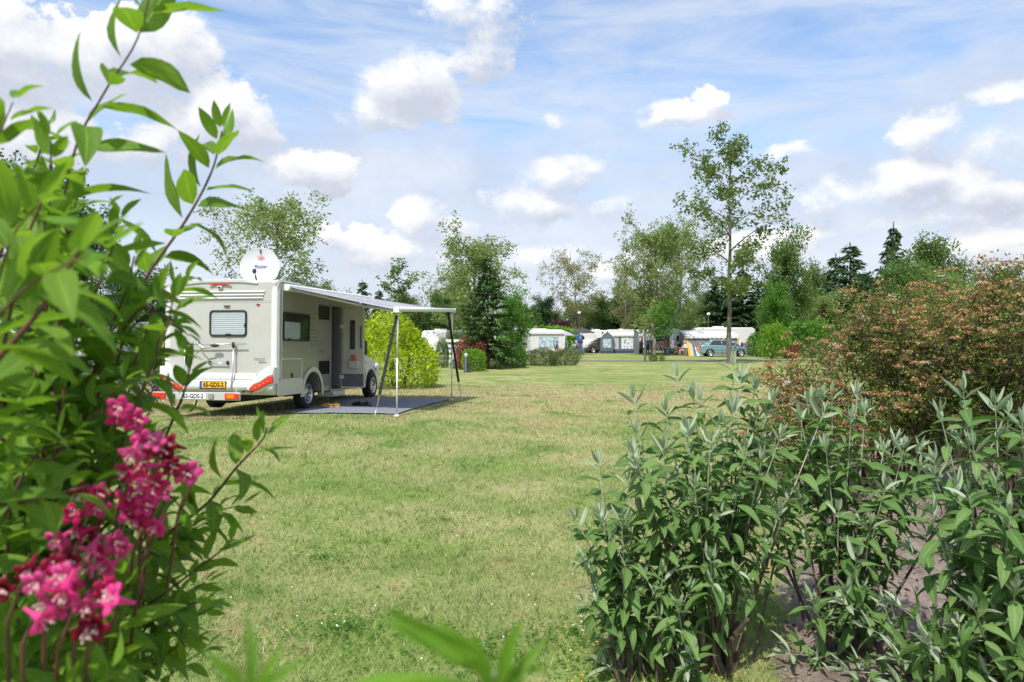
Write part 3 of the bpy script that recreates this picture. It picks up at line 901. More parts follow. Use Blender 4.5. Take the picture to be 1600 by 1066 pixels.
def motorhome():
    T = thing('motorhome', 'champagne and white motorhome with its door open and awning out on the lawn', 'motorhome', (-4.47, 14.0, .154))
    T.rotation_euler = (R(-1.05), 0, -HEAD)
    w = 2.35
    # living box, its wheel arch cut in the profile
    prof = [(0.0, .42)] + [(0.0, 2.44), (.06, 2.53), (.16, 2.57), (3.35, 2.57), (3.9, 2.55), (4.45, 2.36), (4.72, 2.12), (4.74, 2.02), (4.25, 1.93), (3.62, 1.9), (3.62, .34), (2.1, .34)] + arc(1.56, .36, .43, 0, 180)
    b = MB().prism(prof, -w, 0, 'x').build('body', 'champagne', T, bevel=.045, seg=3)
    cut(b, [(-.80, .05, 2.52, 3.12, .36, 2.24)])
    for p in b.data.polygons: p.use_smooth = True
    b.data.set_sharp_from_angle(angle=R(35))
    # rear wall skin, a shade lighter, a few mm proud
    rp = MB().prism(rrect(-w + .10, -.10, .66, 2.16, .05), -.006, .004, 'y').build('rear_panel', 'rear_panel', T, bevel=.004)
    rt = MB().prism(rrect(-w + .05, -.05, 2.175, 2.55, .06), -.012, .02, 'y').build('rear_cap', 'rear_panel', T, bevel=.01)
    rt2 = MB()
    for i in range(3):
        z = 2.235 + .062 * i
        rt2.prism([(-.012, z - .014), (-.045, z), (-.012, z + .024)], -w + .30 + .02 * i, -.26 - .02 * (2 - i), 'x')
    rt2.build('louvre', 'white_paint', T, bevel=.004)
    MB().prism([(-1.95, 2.545), (-1.175 - .5, 2.60), (-1.175 + .5, 2.60), (-.40, 2.545), (-.40, 2.50), (-1.175 + .4, 2.535), (-1.175 - .4, 2.535), (-1.95, 2.50)], -.035, .25, 'y').build('roof_spoiler', 'silver_paint', T, bevel=.012)
    MB().prism([(-1.41, 2.48), (-1.30, 2.525), (-1.05, 2.525), (-.94, 2.48), (-1.05, 2.50), (-1.30, 2.50)], -.055, -.02, 'y').build('brake_light', 'red_light', T, bevel=.006)
    cm = MB().box(-1.22, -1.13, -.07, -.02, 2.425, 2.475); cm.box(-1.205, -1.145, -.078, -.07, 2.432, 2.462, 1)
    cm.build('reversing_camera', ['white_plastic', 'black_plastic'], T, bevel=.008)
    for x in (-2.2, -.15):   # rounded white corner mouldings
        MB().lathe([(.085, .70), (.085, 2.36), (.07, 2.46)], 14, o=(x * 1.0 + (.08 if x > -1 else -.08), .055, 0)).build('corner_moulding', 'white_paint', T)
    MB().tube([(-.0, .16, .70), (.004, .16, 2.35), (.004, .20, 2.45), (.004, .34, 2.50)], .012, 6).build('edge_trim', 'white_plastic', T)
    MB().box(-w + .1, -.1, -.012, 0, 2.160, 2.172).build('trim_line', 'white_plastic', T)
    # roof cap
    MB().prism([(.12, 2.56), (.25, 2.60), (3.4, 2.60), (3.95, 2.57), (3.9, 2.55), (.12, 2.55)], -w + .12, -.10, 'x').build('roof', 'white_paint', T, bevel=.012)
    rl = MB()
    for x in (-.25,):
        rl.tube([(x, .25, 2.60), (x, .32, 2.635), (x, 1.5, 2.64), (x, 1.6, 2.60)], .014, 6)
    rl.build('roof_rail', 'aluminium', T)
    MB().box(-1.5, -.8, 1.6, 2.2, 2.60, 2.72).build('roof_hatch', 'white_plastic', T, bevel=.03)
    # rear window
    xa, xb, za, zb = -1.40, -.625, 1.50, 2.01
    f = MB(); ring(f, rrect(xa, xb, za, zb, .07), rrect(xa + .035, xb - .035, za + .035, zb - .035, .05), -.03, 0, 'y')
    wf = f.build('window', 'black_plastic', T, bevel=.006)
    def blind(parent, axis, a, b2, z0, z1, off, n):
        m = MB()
        for i in range(n):
            z = z0 + (z1 - z0) * i / n; h = (z1 - z0) / n
            if axis == 'y': m.add([(a, off, z), (b2, off, z), (b2, off - .011, z + h * .8), (a, off - .011, z + h * .8), (b2, off, z + h), (a, off, z + h)], [(0, 1, 2, 3), (3, 2, 4, 5)])
            else: m.add([(off, a, z), (off, b2, z), (off + .010, b2, z + h * .9), (off + .010, a, z + h * .9), (off, b2, z + h), (off, a, z + h)], [(0, 1, 2, 3), (3, 2, 4, 5)])
        return m.build('blind', 'blind', parent)
    blind(wf, 'y', xa + .03, xb - .03, za + .03, zb - .03, -.007, 11)
    pn = MB().prism(rrect(xa + .03, xb - .03, za + .03, zb - .03, .05), -.024, -.020, 'y').build('pane', 'window_glass', wf)
    MB().box(-1.05, -.95, -.05, -.024, za + .02, za + .06).build('latch', 'black_plastic', wf, bevel=.006); MB().box(-.67, -.64, -.045, -.024, za + .18, za + .25).build('latch', 'black_plastic', wf, bevel=.006)
    MB().box(-1.10, -.98, -.04, 0, 2.075, 2.105).build('number_plate_lamp', 'ink_brown', T, bevel=.008)
    for x in (-.40, -1.95):
        MB().ball((x, -.012, 2.115), (.042, .022, .020), 10, 6).build('clearance_light', 'red_light', T)
    hd = MB().tube([(-1.37, -.055, .985), (-1.01, -.055, .985)], .013, 6); hd.box(-1.39, -1.36, -.06, 0, .96, 1.03, 1); hd.box(-1.02, -.99, -.06, 0, .96, 1.03, 1)
    hd.build('grab_handle', ['aluminium', 'black_plastic'], T)
    # raised lettering and chrome badge
    text_part('lettering', 'HYMER', .105, 'white_plastic', T, (-1.14, -.030, .735), (R(90), 0, 0), .006, .002, 1.35, .12)
    text_part('badge', 'GOLD', .062, 'ink_grey', T, (-.36, -.010, 1.065), (R(90), 0, 0), .002, 0, 1.3)
    text_part('badge', 'Edition', .050, 'ink_grey', T, (-.30, -.010, 1.01), (R(90), 0, 0), .002, 0, 1.2, .3)
    # moulded bumper and lamps
    bp = MB().prism([(-.10, .44), (-.14, .52), (-.12, .60), (-.05, .68), (.06, .70), (.06, .38), (-.04, .38)], -w + .02, -.02, 'x').build('bumper', 'silver_paint', T, bevel=.03, seg=3)
    MB().prism([(-.05, .67), (-.06, .70), (-.035, .79), (0, .80), (0, .67)], -w + .28, -.42, 'x').build('tail_sill', 'white_plastic', T, bevel=.012)
    for sx in (1, -1):
        m = (lambda x: x) if sx == 1 else (lambda x: -w - x)
        red = [(-.50, .50), (-.40, .455), (-.28, .50), (-.10, .60), (-.005, .625), (-.005, .76), (-.10, .735), (-.25, .635), (-.44, .56)]
        clr = [(-.44, .57), (-.25, .645), (-.10, .745), (-.005, .77), (-.005, .90), (-.12, .885), (-.26, .80), (-.36, .68)]
        wh = [(-.56, .49), (-.40, .42), (-.25, .46), (-.06, .58), (.004, .60), (.004, .93), (-.12, .92), (-.30, .82), (-.42, .66)]
        k = MB().prism([(m(a), z) for a, z in wh], -.150, .08, 'y').build('lamp_surround', 'white_plastic', T, bevel=.02)
        l = MB().prism([(m(a), z) for a, z in red], -.178, -.10, 'y').build('tail_light', 'red_light', T, bevel=.012)
        sp = MB()
        for q in range(4):
            sp.ball((m(-.36 + .085 * q), -.176, .525 + .042 * q), (.030, .012, .026), 10, 5)
        sp.build('bulb', 'bulb_red', l, kind='stuff')
        MB().prism([(m(a), z) for a, z in clr], -.166, -.10, 'y').build('reversing_light', 'clear_light', T, bevel=.012)
    py = MB().box(-1.51, -.985, -.150, -.135, .515, .635).build('number_plate', 'plate_yellow', T, bevel=.003)
    tag(py, 'yellow number plate')
    MB().box(-1.523, -.972, -.138, -.118, .498, .648).build('plate_holder', 'black_plastic', T, bevel=.004)
    MB().box(-1.508, -1.462, -.1535, -.150, .517, .633).build('plate_band', 'plate_blue', py)
    text_part('plate_number', '65-GDS-2', .122, 'ink', py, (-1.225, -.1535, .573), (R(90), 0, 0), .001, .0036, .84)
    # carrier bar with its own plate and lamps
    cb = MB().prism(rrect(-2.22, -.46, .31, .455, .02), -.56, -.50, 'y'); cb.box(-2.0, -1.94, -.50, .3, .36, .40); cb.box(-.85, -.79, -.50, .3, .36, .40)
    cbo = cb.build('carrier_bar', 'silver_paint', T, bevel=.008)
    MB().box(-1.635, -1.115, -.572, -.560, .328, .438).build('white_plate', 'plate_white', cbo, bevel=.003)
    text_part('plate_number', '65-GDS-2', .115, 'ink', cbo, (-1.375, -.5735, .381), (R(90), 0, 0), .001, .0030, .88)
    for x in (-1.80, -1.02): MB().box(x - .05, x + .05, -.585, -.56, .325, .435).build('clamp', 'ink_grey', cbo, bevel=.01)
    for x0, x1 in ((-.74, -.47), (-2.21, -1.94)):
        r_ = MB().box(x0, x1, -.585, -.562, .325, .445).build('carrier_light', 'red_light', cbo, bevel=.01)
    MB().box(-.70, -.55, -.590, -.583, .35, .42).build('carrier_indicator', 'amber_light', cbo, bevel=.008)
    hh = MB().tube([(-.44, -.52, .47), (-.38, -.52, .49), (-.26, -.52, .49), (-.22, -.52, .47)], .012, 6); hh.tube([(-.40, -.52, .46), (-.40, -.52, .50)], .02, 6); hh.tube([(-.24, -.52, .46), (-.24, -.52, .50)], .02, 6)
    hh.build('carrier_handle', 'black_plastic', cbo)
    # uprights of the carrier with cross rail
    for x in (-.86, -1.87):
        p = MB().tube([(x, -.16, .46), (x, -.10, .80), (x, -.075, 1.31)], .014, 8).build('carrier_upright', 'aluminium', T)
        MB().box(x - .022, x + .022, -.11, -.05, 1.29, 1.39).build('bracket', 'black_plastic', p, bevel=.008)
    MB().tube([(-.60, -.09, 1.36), (-1.96, -.09, 1.345)], .012, 8).build('carrier_rail', 'aluminium', T)
    hk = MB().tube([(-1.62, -.12, 1.50), (-1.55, -.14, 1.36), (-1.45, -.15, 1.275), (-1.30, -.14, 1.29), (-1.20, -.13, 1.34)], .013, 6)
    hk.ball((-1.22, -.13, 1.325), (.10, .03, .035), 10, 5, 1)
    hk.build('clamp_arm', ['aluminium', 'dark_inside'], T)
    # side: window, hatch, vents
    f = MB(); ring(f, rrect(.20, 1.38, 1.42, 1.99, .07), rrect(.235, 1.345, 1.455, 1.955, .05), .03, 0, 'x')
    sw = f.build('window', 'black_plastic', T, bevel=.006)
    blind(sw, 'x', .23, .95, 1.45, 1.80, .006, 12)
    MB().prism(rrect(.23, 1.35, 1.45, 1.96, .05), .020, .026, 'x').build('pane', 'window_glass', sw)
    for y in (.42, .95): MB().box(.024, .05, y - .05, y + .05, 1.44, 1.475).build('latch', 'black_plastic', sw, bevel=.006)
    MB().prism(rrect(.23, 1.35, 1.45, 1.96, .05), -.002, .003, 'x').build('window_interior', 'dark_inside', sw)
    hp = MB(); ring(hp, rrect(.12, 1.06, .66, 1.08, .04), rrect(.14, 1.04, .68, 1.06, .03), .012, 0, 'x')
    ht = hp.build('hatch', 'white_plastic', T, bevel=.003)
    MB().prism(rrect(.142, 1.038, .682, 1.058, .03), .001, .006, 'x').build('hatch_panel', 'champagne', ht)
    MB().box(.006, .03, .57, .62, .70, .79).build('hatch_lock', 'black_plastic', ht, bevel=.01)
    for (y0, y1, z0, z1) in ((1.90, 2.38, 1.93, 2.20), (1.93, 2.40, .74, .99)):
        v = MB()
        for i in range(9):
            z = z0 + (z1 - z0) * i / 9; h = (z1 - z0) / 9
            v.add([(.002, y0, z), (.002, y1, z), (.018, y1, z + h * .8), (.018, y0, z + h * .8), (.002, y1, z + h), (.002, y0, z + h)], [(0, 1, 2, 3), (3, 2, 4, 5)])
        ring(v, rrect(y0 - .02, y1 + .02, z0 - .02, z1 + .02, .02), rrect(y0, y1, z0, z1, .01), .02, 0, 'x')
        v.build('fridge_vent', 'black_plastic' if z0 > 1.5 else 'dark_chassis', T)
    # decals: the flight of thin stripes and the badge beside the window
    d = MB()
    for i in range(8):
        z = 1.98 - i * .078; d.box(.0015, .004, 1.42, 1.52 + .055 * i, z, z + .012)
    d.build('decal_stripe', 'ink_brown', T, kind='stuff')
    text_part('badge', 'GOLD', .15, 'ink_grey', T, (.004, 1.80, 1.36), (R(90), 0, R(90)), .0015, 0, 1.5)
    text_part('badge', 'edition', .10, 'ink_grey', T, (.004, 2.02, 1.22), (R(90), 0, R(90)), .0015, 0, 1.5, .3)
    MB().ball((.012, .16, 1.22), (.02, .022, .02), 8, 5).build('water_cap', 'white_plastic', T)
    MB().ball((.012, 1.06, .535), (.014, .034, .026), 8, 5).build('side_marker', 'amber_light', T)
    sk = MB().prism([(0.0, .40), (0.0, .66), (1.10, .66), (1.08, .55), (1.11, .42), (1.12, .36), (.05, .36)], -.02, .022, 'x').build('skirt', 'silver_paint', T, bevel=.01)
    ar = MB()
    o_, i_ = arc(1.56, .36, .53, -8, 188, 18), arc(1.56, .36, .435, -8, 188, 18)
    n = len(o_)
    vs = [(.03, *p) for p in i_] + [(.035, *p) for p in o_] + [(-.01, *p) for p in o_]
    ar.add(vs, [(i, i + 1, n + i + 1, n + i) for i in range(n - 1)] + [(n + i, n + i + 1, 2 * n + i + 1, 2 * n + i) for i in range(n - 1)])
    ar.build('wheel_arch', 'silver_paint', T)
    # doorway: step well, dark room, frame
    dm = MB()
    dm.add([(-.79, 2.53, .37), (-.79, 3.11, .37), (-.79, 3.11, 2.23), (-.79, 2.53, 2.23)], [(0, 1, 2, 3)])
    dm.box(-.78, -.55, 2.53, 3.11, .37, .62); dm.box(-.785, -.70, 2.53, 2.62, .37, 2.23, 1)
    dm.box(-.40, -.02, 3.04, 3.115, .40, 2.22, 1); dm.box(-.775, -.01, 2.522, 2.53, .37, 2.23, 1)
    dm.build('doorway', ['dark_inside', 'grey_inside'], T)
    f = MB(); ring(f, rrect(2.47, 3.17, .30, 2.29, .05), rrect(2.525, 3.115, .37, 2.235, .04), .022, -.02, 'x')
    f.build('door_frame', 'champagne', T, bevel=.008)
    st = MB().box(-.30, .10, 2.50, 3.16, .20, .33); st.box(.02, .26, 2.58, 3.08, .16, .19, 1)
    st.build('entrance_step', ['silver_paint', 'dark_chassis'], T, bevel=.02)
    dr = MB().box(.03, .56, 3.135, 3.185, .40, 2.23).build('entrance_door', 'cream_door', T, bevel=.03, seg=3)
    MB().box(.035, .555, 3.120, 3.136, .405, .70).build('door_kick_panel', 'grey_inside', dr, bevel=.008)
    MB().prism(rrect(.20, .37, 1.22, 1.98, .04), 3.122, 3.137, 'y').build('door_window', 'cream_door', dr, bevel=.006)
    MB().prism(rrect(.225, .345, 1.26, 1.94, .03), 3.116, 3.123, 'y').build('door_pane', 'glass_dark', dr)
    MB().prism([(.23, .82), (.43, .82), (.46, 1.0), (.20, 1.0)], 3.05, 3.137, 'y').build('door_bin', 'cream_door', dr, bevel=.02)
    MB().prism(rrect(.27, .37, .96, 1.14, .03), 3.07, 3.12, 'y').build('pouch', 'orange_plastic', dr, bevel=.01)
    MB().tube([(.50, 3.12, 1.80), (.50, 3.07, 1.78), (.50, 3.06, 1.55), (.50, 3.07, 1.32), (.50, 3.12, 1.30)], .012, 6).build('door_handle', 'black_plastic', dr)
    hg = MB()
    for z in (.58, 1.75): hg.box(-.02, .08, 3.10, 3.14, z, z + .09)
    hg.build('hinge', 'white_plastic', dr, bevel=.006)
    # cab
    w0, w1 = -2.2, -.13
    arch = arc(5.55, .34, .41, 0, 180, 16)
    cabp = [(3.60, .30), (3.60, 1.12), (3.60, 1.14), (4.95, 1.12), (5.35, 1.06), (5.75, .97), (6.05, .84), (6.16, .66), (6.19, .44), (6.12, .27), (5.98, .25)] + arch + [(5.1, .28)]
    c = MB().prism(cabp, w0, w1, 'x').build('cab', 'white_paint', T, bevel=.07, seg=4)
    lw = MB().prism([(3.62, .32), (3.62, .98), (4.40, .98), (5.05, .80), (5.13, .62), (5.08, .40), (4.95, .32)], w1 - .004, w1 + .006, 'x').build('cab_side_panel', 'champagne', T, bevel=.003)
    # glasshouse: hexahedron of glass, pillars, roof
    A = [(w0 + .04, 3.62, 1.13), (w1 - .04, 3.62, 1.13), (w1 - .06, 5.22, 1.10), (w0 + .06, 5.22, 1.10)]
    B = [(w0 + .16, 3.62, 1.95), (w1 - .16, 3.62, 1.95), (w1 - .22, 4.35, 1.95), (w0 + .22, 4.35, 1.95)]
    MB().hexa([*A, *B]).build('cab_glass', 'window_glass', T)
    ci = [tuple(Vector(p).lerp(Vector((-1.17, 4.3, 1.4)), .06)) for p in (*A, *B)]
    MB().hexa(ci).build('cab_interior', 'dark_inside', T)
    pl = MB()
    pl.tube([A[2], B[2]], .05, 8); pl.tube([A[3], B[3]], .05, 8)
    pl.tube([B[1], B[2]], .05, 6); pl.tube([A[1], A[2]], .03, 6); pl.tube([(w1 - .03, 3.80, 1.13), (w1 - .15, 3.80, 1.95)], .05, 6)
    pl.tube([(w1 - .05, 4.62, 1.12), (w1 - .155, 4.58, 1.62)], .022, 6)
    pl.build('pillar', 'white_paint', T)
    mr = MB().tube([(w1, 4.42, 1.20), (w1 + .14, 4.40, 1.25)], .03, 6)
    mro = mr.build('mirror', 'black_plastic', T)
    MB().prism(rrect(w1 + .08, w1 + .30, 1.12, 1.50, .06), 4.30, 4.46, 'y').build('mirror_housing', 'black_plastic', mro, bevel=.04, seg=3)
    MB().prism(rrect(w1 + .10, w1 + .28, 1.27, 1.46, .03), 4.294, 4.302, 'y').build('mirror_glass', 'mirror_glass', mro)
    MB().ball((w1 + .01, 5.96, .80), (.05, .20, .11), 10, 6).build('headlight', 'clear_light', T)
    MB().ball((w0 - .01, 5.96, .80), (.05, .20, .11), 10, 6).build('headlight', 'clear_light', T)
    MB().ball((w1 + .012, 5.1, .93), (.012, .04, .02), 8, 4).build('side_repeater', 'amber_light', T)
    # underside
    u = MB().box(-1.95, -.35, .05, 5.9, .30, .46)
    for x in (-1.75, -.55): u.tube([(x, .3, .42), (x, 1.5, .30), (x, 5.6, .32)], .05, 6)
    u.tube([(-2.1, 1.56, .33), (-.2, 1.56, .33)], .05, 6); u.box(-1.6, -1.1, .25, .95, .20, .42); u.tube([(-.75, .05, .28), (-.75, 1.0, .28)], .04, 6)
    u.build('chassis', 'dark_chassis', T, bevel=.01)
    for y in (1.56, 5.55):
        for x, s in ((-.18, 1), (-2.17, -1)):
            wheel(T, x, y, .325, .21, s)
    # satellite dish on the roof
    dc = Vector((-.86, .95, 2.93)); rad = .40
    prof = [(rad * k / 7, .075 * (k / 7) ** 2) for k in range(8)]
    dp = MB(); dp.lathe([(max(r, .001), h) for r, h in prof] + [(rad + .008, .08), (rad, .062)] + [(max(r, .001), h - .012) for r, h in prof[::-1]], 36)
    dd = dp.build('satellite_dish', 'dish_white', T, dc, (R(84), 0, R(10)))
    am = MB().tube([(0, -.39, .05), (0, -.33, .20), (0, -.17, .36)], .014, 6, 0); am.tube([(0, -.30, .24), (0, -.22, .31)], .018, 6, 1); am.ball((0, -.15, .38), (.042, .055, .05), 10, 6, 1)
    am.build('receiver_arm', ['aluminium', 'black_plastic'], dd)
    text_part('lettering', 'Oyster', .075, 'ink_blue', dd, (0, .03, .020), (0, 0, 0), .006, 0, 1.2)
    text_part('lettering', 'Light', .062, 'ink_red', dd, (0, .22, .042), (0, 0, 0), .006, .001, 1.1)
    mk = MB().box(-.010, .010, .285, .335, .055, .07); mk.tube([(0, .335, .066), (-.022, .365, .074)], .007, 5); mk.tube([(0, .335, .066), (.022, .365, .074)], .007, 5); mk.build('marking', 'ink', dd)
    MB().tube([(-.86, 1.06, 2.58), (-.86, 1.05, 2.95)], .05, 8).build('dish_mast', 'white_plastic', T)
    # awning: cassette on the wall, cloth, front bar, folding arms and legs
    aw = MB().prism([(.0, 2.42), (.10, 2.42), (.13, 2.47), (.12, 2.53), (.05, 2.555), (0, 2.55)], .22, 4.78, 'y')
    aw.v = [(x, y, z - .03 + .10 * (y - .22) / 4.56) for x, y, z in aw.v]
    A0 = aw.build('awning', 'white_plastic', T, bevel=.01)
    o, y0, y1 = 2.27, .26, 4.72
    za_, zb_ = 2.02, 2.25
    cl = MB(); nx, ny = 10, 12
    def cp(i, j):
        u, v = i / nx, j / ny
        x = .09 + (o - .09) * u; y = y0 + (y1 - y0) * v
        z1 = za_ + (zb_ - za_) * v
        zc = 2.47 + .11 * v
        return (x, y, zc + (z1 - zc) * u - .012 * math.sin(math.pi * u) * (1 + .2 * math.sin(v * 9)) + .006 * math.sin(v * 31 + u * 5))
    cl.add([cp(i, j) for j in range(ny + 1) for i in range(nx + 1)], [(j * (nx + 1) + i, j * (nx + 1) + i + 1, (j + 1) * (nx + 1) + i + 1, (j + 1) * (nx + 1) + i) for j in range(ny) for i in range(nx)], 0, True)
    co = cl.build('awning_cloth', 'awning_stripes', A0)
    md = co.modifiers.new('thickness', 'SOLIDIFY'); md.thickness = .003
    fb = MB().tube([(o + .02, y0 - .06, za_), (o + .02, y1 + .06, zb_)], .048, 8)
    fb.box(o - .04, o + .07, y0 - .08, y0 - .05, za_ - .06, za_ + .05); fb.box(o - .04, o + .07, y1 + .05, y1 + .08, zb_ - .06, zb_ + .05)
    fb.build('front_bar', 'white_plastic', A0)
    for (ya, ym, zz) in ((y0 + .1, y0 + 1.15, za_), (y1 - .1, y1 - 1.15, zb_)):
        m_ = (ya + ym) / 2
        MB().tube([(.10, ya, 2.43), (1.15, ym, (2.46 + zz) / 2 - .07), (o - .03, ya, zz - .02)], .032, 6).build('folding_arm', 'white_plastic', A0)
    for (yy, zz) in ((y0 + .04, za_), (y1 - .04, zb_)):
        wp = Matrix.Rotation(-HEAD, 4, 'Z') @ Matrix.Rotation(R(-1.05), 4, 'X')
        p = wp @ Vector((o, yy, 0)) + Vector(T.location)
        zl = float(gz(p.x, p.y)) - p.z
        lg = MB().tube([(o, yy, zz - .04), (o, yy, 1.1)], .021, 8); lg.tube([(o, yy, 1.12), (o, yy, zl + .02)], .017, 8); lg.box(o - .05, o + .05, yy - .03, yy + .03, zl, zl + .03)
        lg.build('awning_leg', 'white_plastic', A0)
    return T, wp

m = mat('window_glass', (.05, .06, .065), .03, spec=.8)
t = m.node_tree; b = t.nodes['Principled BSDF']
gl = t.nodes.new('ShaderNodeBsdfTransparent'); gl.inputs[0].default_value = (.90, .92, .92, 1)
gg = t.nodes.new('ShaderNodeBsdfGlossy'); gg.inputs['Roughness'].default_value = .03; gg.inputs[0].default_value = (.9, .9, .9, 1)
fr = t.nodes.new('ShaderNodeLayerWeight'); fr.inputs[0].default_value = .5
mx = t.nodes.new('ShaderNodeMixShader'); t.links.new((X(t, fr.outputs['Facing']).pow(3.0) * .10 + .05).o, mx.inputs[0]); t.links.new(gl.outputs[0], mx.inputs[1]); t.links.new(gg.outputs[0], mx.inputs[2])
t.links.new(mx.outputs[0], t.nodes['Material Output'].inputs[0])
mat('mirror_glass', (.7, .72, .75), .03, 1.0)
m = mat('awning_stripes', (.5, .5, .52), .75)
t = m.node_tree; b = t.nodes['Principled BSDF']
tc = t.nodes.new('ShaderNodeTexCoord'); sp = t.nodes.new('ShaderNodeSeparateXYZ'); t.links.new(tc.outputs['Object'], sp.inputs[0])
yy = X(t, sp.outputs[1])
s1 = ((yy * 3.4).fract() - .5).abs().step(.22, .26); s2 = ((yy * 10.2).fract() - .5).abs().step(.33, .38) * .4
colr = mixc(t, (s1 * .75 + s2).sat(), (.66, .66, .67), (.20, .21, .27))
t.links.new(colr.o, b.inputs['Base Color'])
tr = t.nodes.new('ShaderNodeBsdfTranslucent'); t.links.new(colr.o, tr.inputs[0])
mx = t.nodes.new('ShaderNodeMixShader'); mx.inputs[0].default_value = .3
t.links.new(b.outputs[0], mx.inputs[1]); t.links.new(tr.outputs[0], mx.inputs[2]); t.links.new(mx.outputs[0], t.nodes['Material Output'].inputs[0])

MH, MHR = motorhome()
def mh(x, y, z=None):
    p = MHR @ Vector((x, y, 0)) + Vector(MH.location)
    p.z = float(gz(p.x, p.y)) if z is None else p.z + z
    return p

# groundsheet under the awning: follows the swell, slightly rumpled
gs = MB(); nx, ny = 16, 26
rd = random.Random(3)
vs = []
for j in range(ny + 1):
    for i in range(nx + 1):
        x = -.25 + 2.45 * i / nx; y = .50 + 4.35 * j / ny
        if j == 0: x, y = x, y + .02 * math.sin(i)
        p = mh(x, y); p.z += .022 + .004 * math.sin(i * 1.9 + j * .6) + rd.uniform(0, .004)
        vs.append(p)
gs.add(vs, [(j * (nx + 1) + i, j * (nx + 1) + i + 1, (j + 1) * (nx + 1) + i + 1, (j + 1) * (nx + 1) + i) for j in range(ny) for i in range(nx)], 0, True)
gs.add([v - Vector((0, 0, .008)) for v in vs], [(j * (nx + 1) + i, (j + 1) * (nx + 1) + i, (j + 1) * (nx + 1) + i + 1, j * (nx + 1) + i + 1) for j in range(ny) for i in range(nx)])
tag(gs.build('groundsheet', 'mat_grey', fix=False), 'grey woven groundsheet spread under the awning', 'groundsheet')

# storm straps from the awning bar down to pegs
def strap(a, b, peg, label):
    o = thing('storm_strap', label, 'strap', (b.x, b.y, b.z), 0, 'storm straps of the awning')
    L = Vector(o.location); d = (b - a); m = a + d * .78
    s = d.cross(Vector((0, 1, 0))).normalized() * .028
    v = MB()
    for p, q in ((a, m),):
        n = d.normalized().cross(s).normalized() * .003
        v.hexa([x - L for x in (q - s - n, q + s - n, q + s + n, q - s + n, p - s - n, p + s - n, p + s + n, p - s + n)])
    v.build('webbing', 'strap_black', o)
    f = m + d * .10
    sp_ = []
    for k in range(41):
        t_ = k / 40; c = m.lerp(f, t_) - L; aa = k * 1.6
        sp_.append(c + Vector((math.cos(aa) * .014, math.sin(aa) * .014, 0)))
    MB().tube(sp_, .004, 4).build('spring', 'steel', o)
    MB().tube([f - L, Vector((0, 0, .03)), Vector((.01, 0, -.06))], [.009, .012, .007], 6).build('peg', 'steel', o)
a1 = mh(2.27, .34, 1.98); strap(a1, mh(2.02, -.25), 0, 'black storm strap with steel spring tied before the near awning leg')
a2 = mh(2.27, 4.30, 2.19); strap(a2, mh(2.62, 4.25), 0, 'black storm strap slanting out past the far awning leg')

# footwear on the groundsheet
def shoe(x, y, rz, m, label, cat, name, group):
    p = mh(x, y)
    o = thing(name, label, cat, (p.x, p.y, p.z + .03), -HEAD + rz, group)
    MB().prism([(-.040, -.14), (.040, -.14), (.050, .02), (.048, .10), (.0, .15), (-.046, .10), (-.044, .02)], 0, .022, 'z').build('sole', m, o, bevel=.008)
    u = MB(); n = 8
    for k in range(5):
        yy_ = .13 - .045 * k
        r0 = .030 + .016 * math.sin(min(k + .6, 2.2)); h = .035 + .010 * k
        for i in range(n + 1):
            a_ = math.pi * i / n
            u.v.append((r0 * math.cos(a_), yy_, .018 + h * math.sin(a_)))
    for k in range(4):
        for i in range(n): u.f.append((k * (n + 1) + i, k * (n + 1) + i + 1, (k + 1) * (n + 1) + i + 1, (k + 1) * (n + 1) + i)); u.m.append(0); u.sm.append(True)
    uo = u.build('upper', m, o)
    md = uo.modifiers.new('thickness', 'SOLIDIFY'); md.thickness = .006
    MB().tube([(.042, .0, .05), (.045, -.10, .05), (0, -.148, .055), (-.045, -.10, .05), (-.042, 0, .05)], .008, 5).build('heel_strap', m, o)
shoe(.28, 1.72, R(75), 'clog_yellow', 'tan clog nearer the camper wheel on the groundsheet', 'clog', 'clog', 'footwear on the groundsheet')
shoe(.42, 1.80, R(60), 'clog_yellow', 'tan clog beside the other tan clog, closer to the dark pair', 'clog', 'clog', 'footwear on the groundsheet')
shoe(.78, 2.15, R(70), 'clog_black', 'black clog next to the tan pair on the groundsheet', 'clog', 'clog', 'footwear on the groundsheet')
shoe(.98, 2.10, R(95), 'clog_black', 'black clog farthest out from the camper door', 'clog', 'clog', 'footwear on the groundsheet')

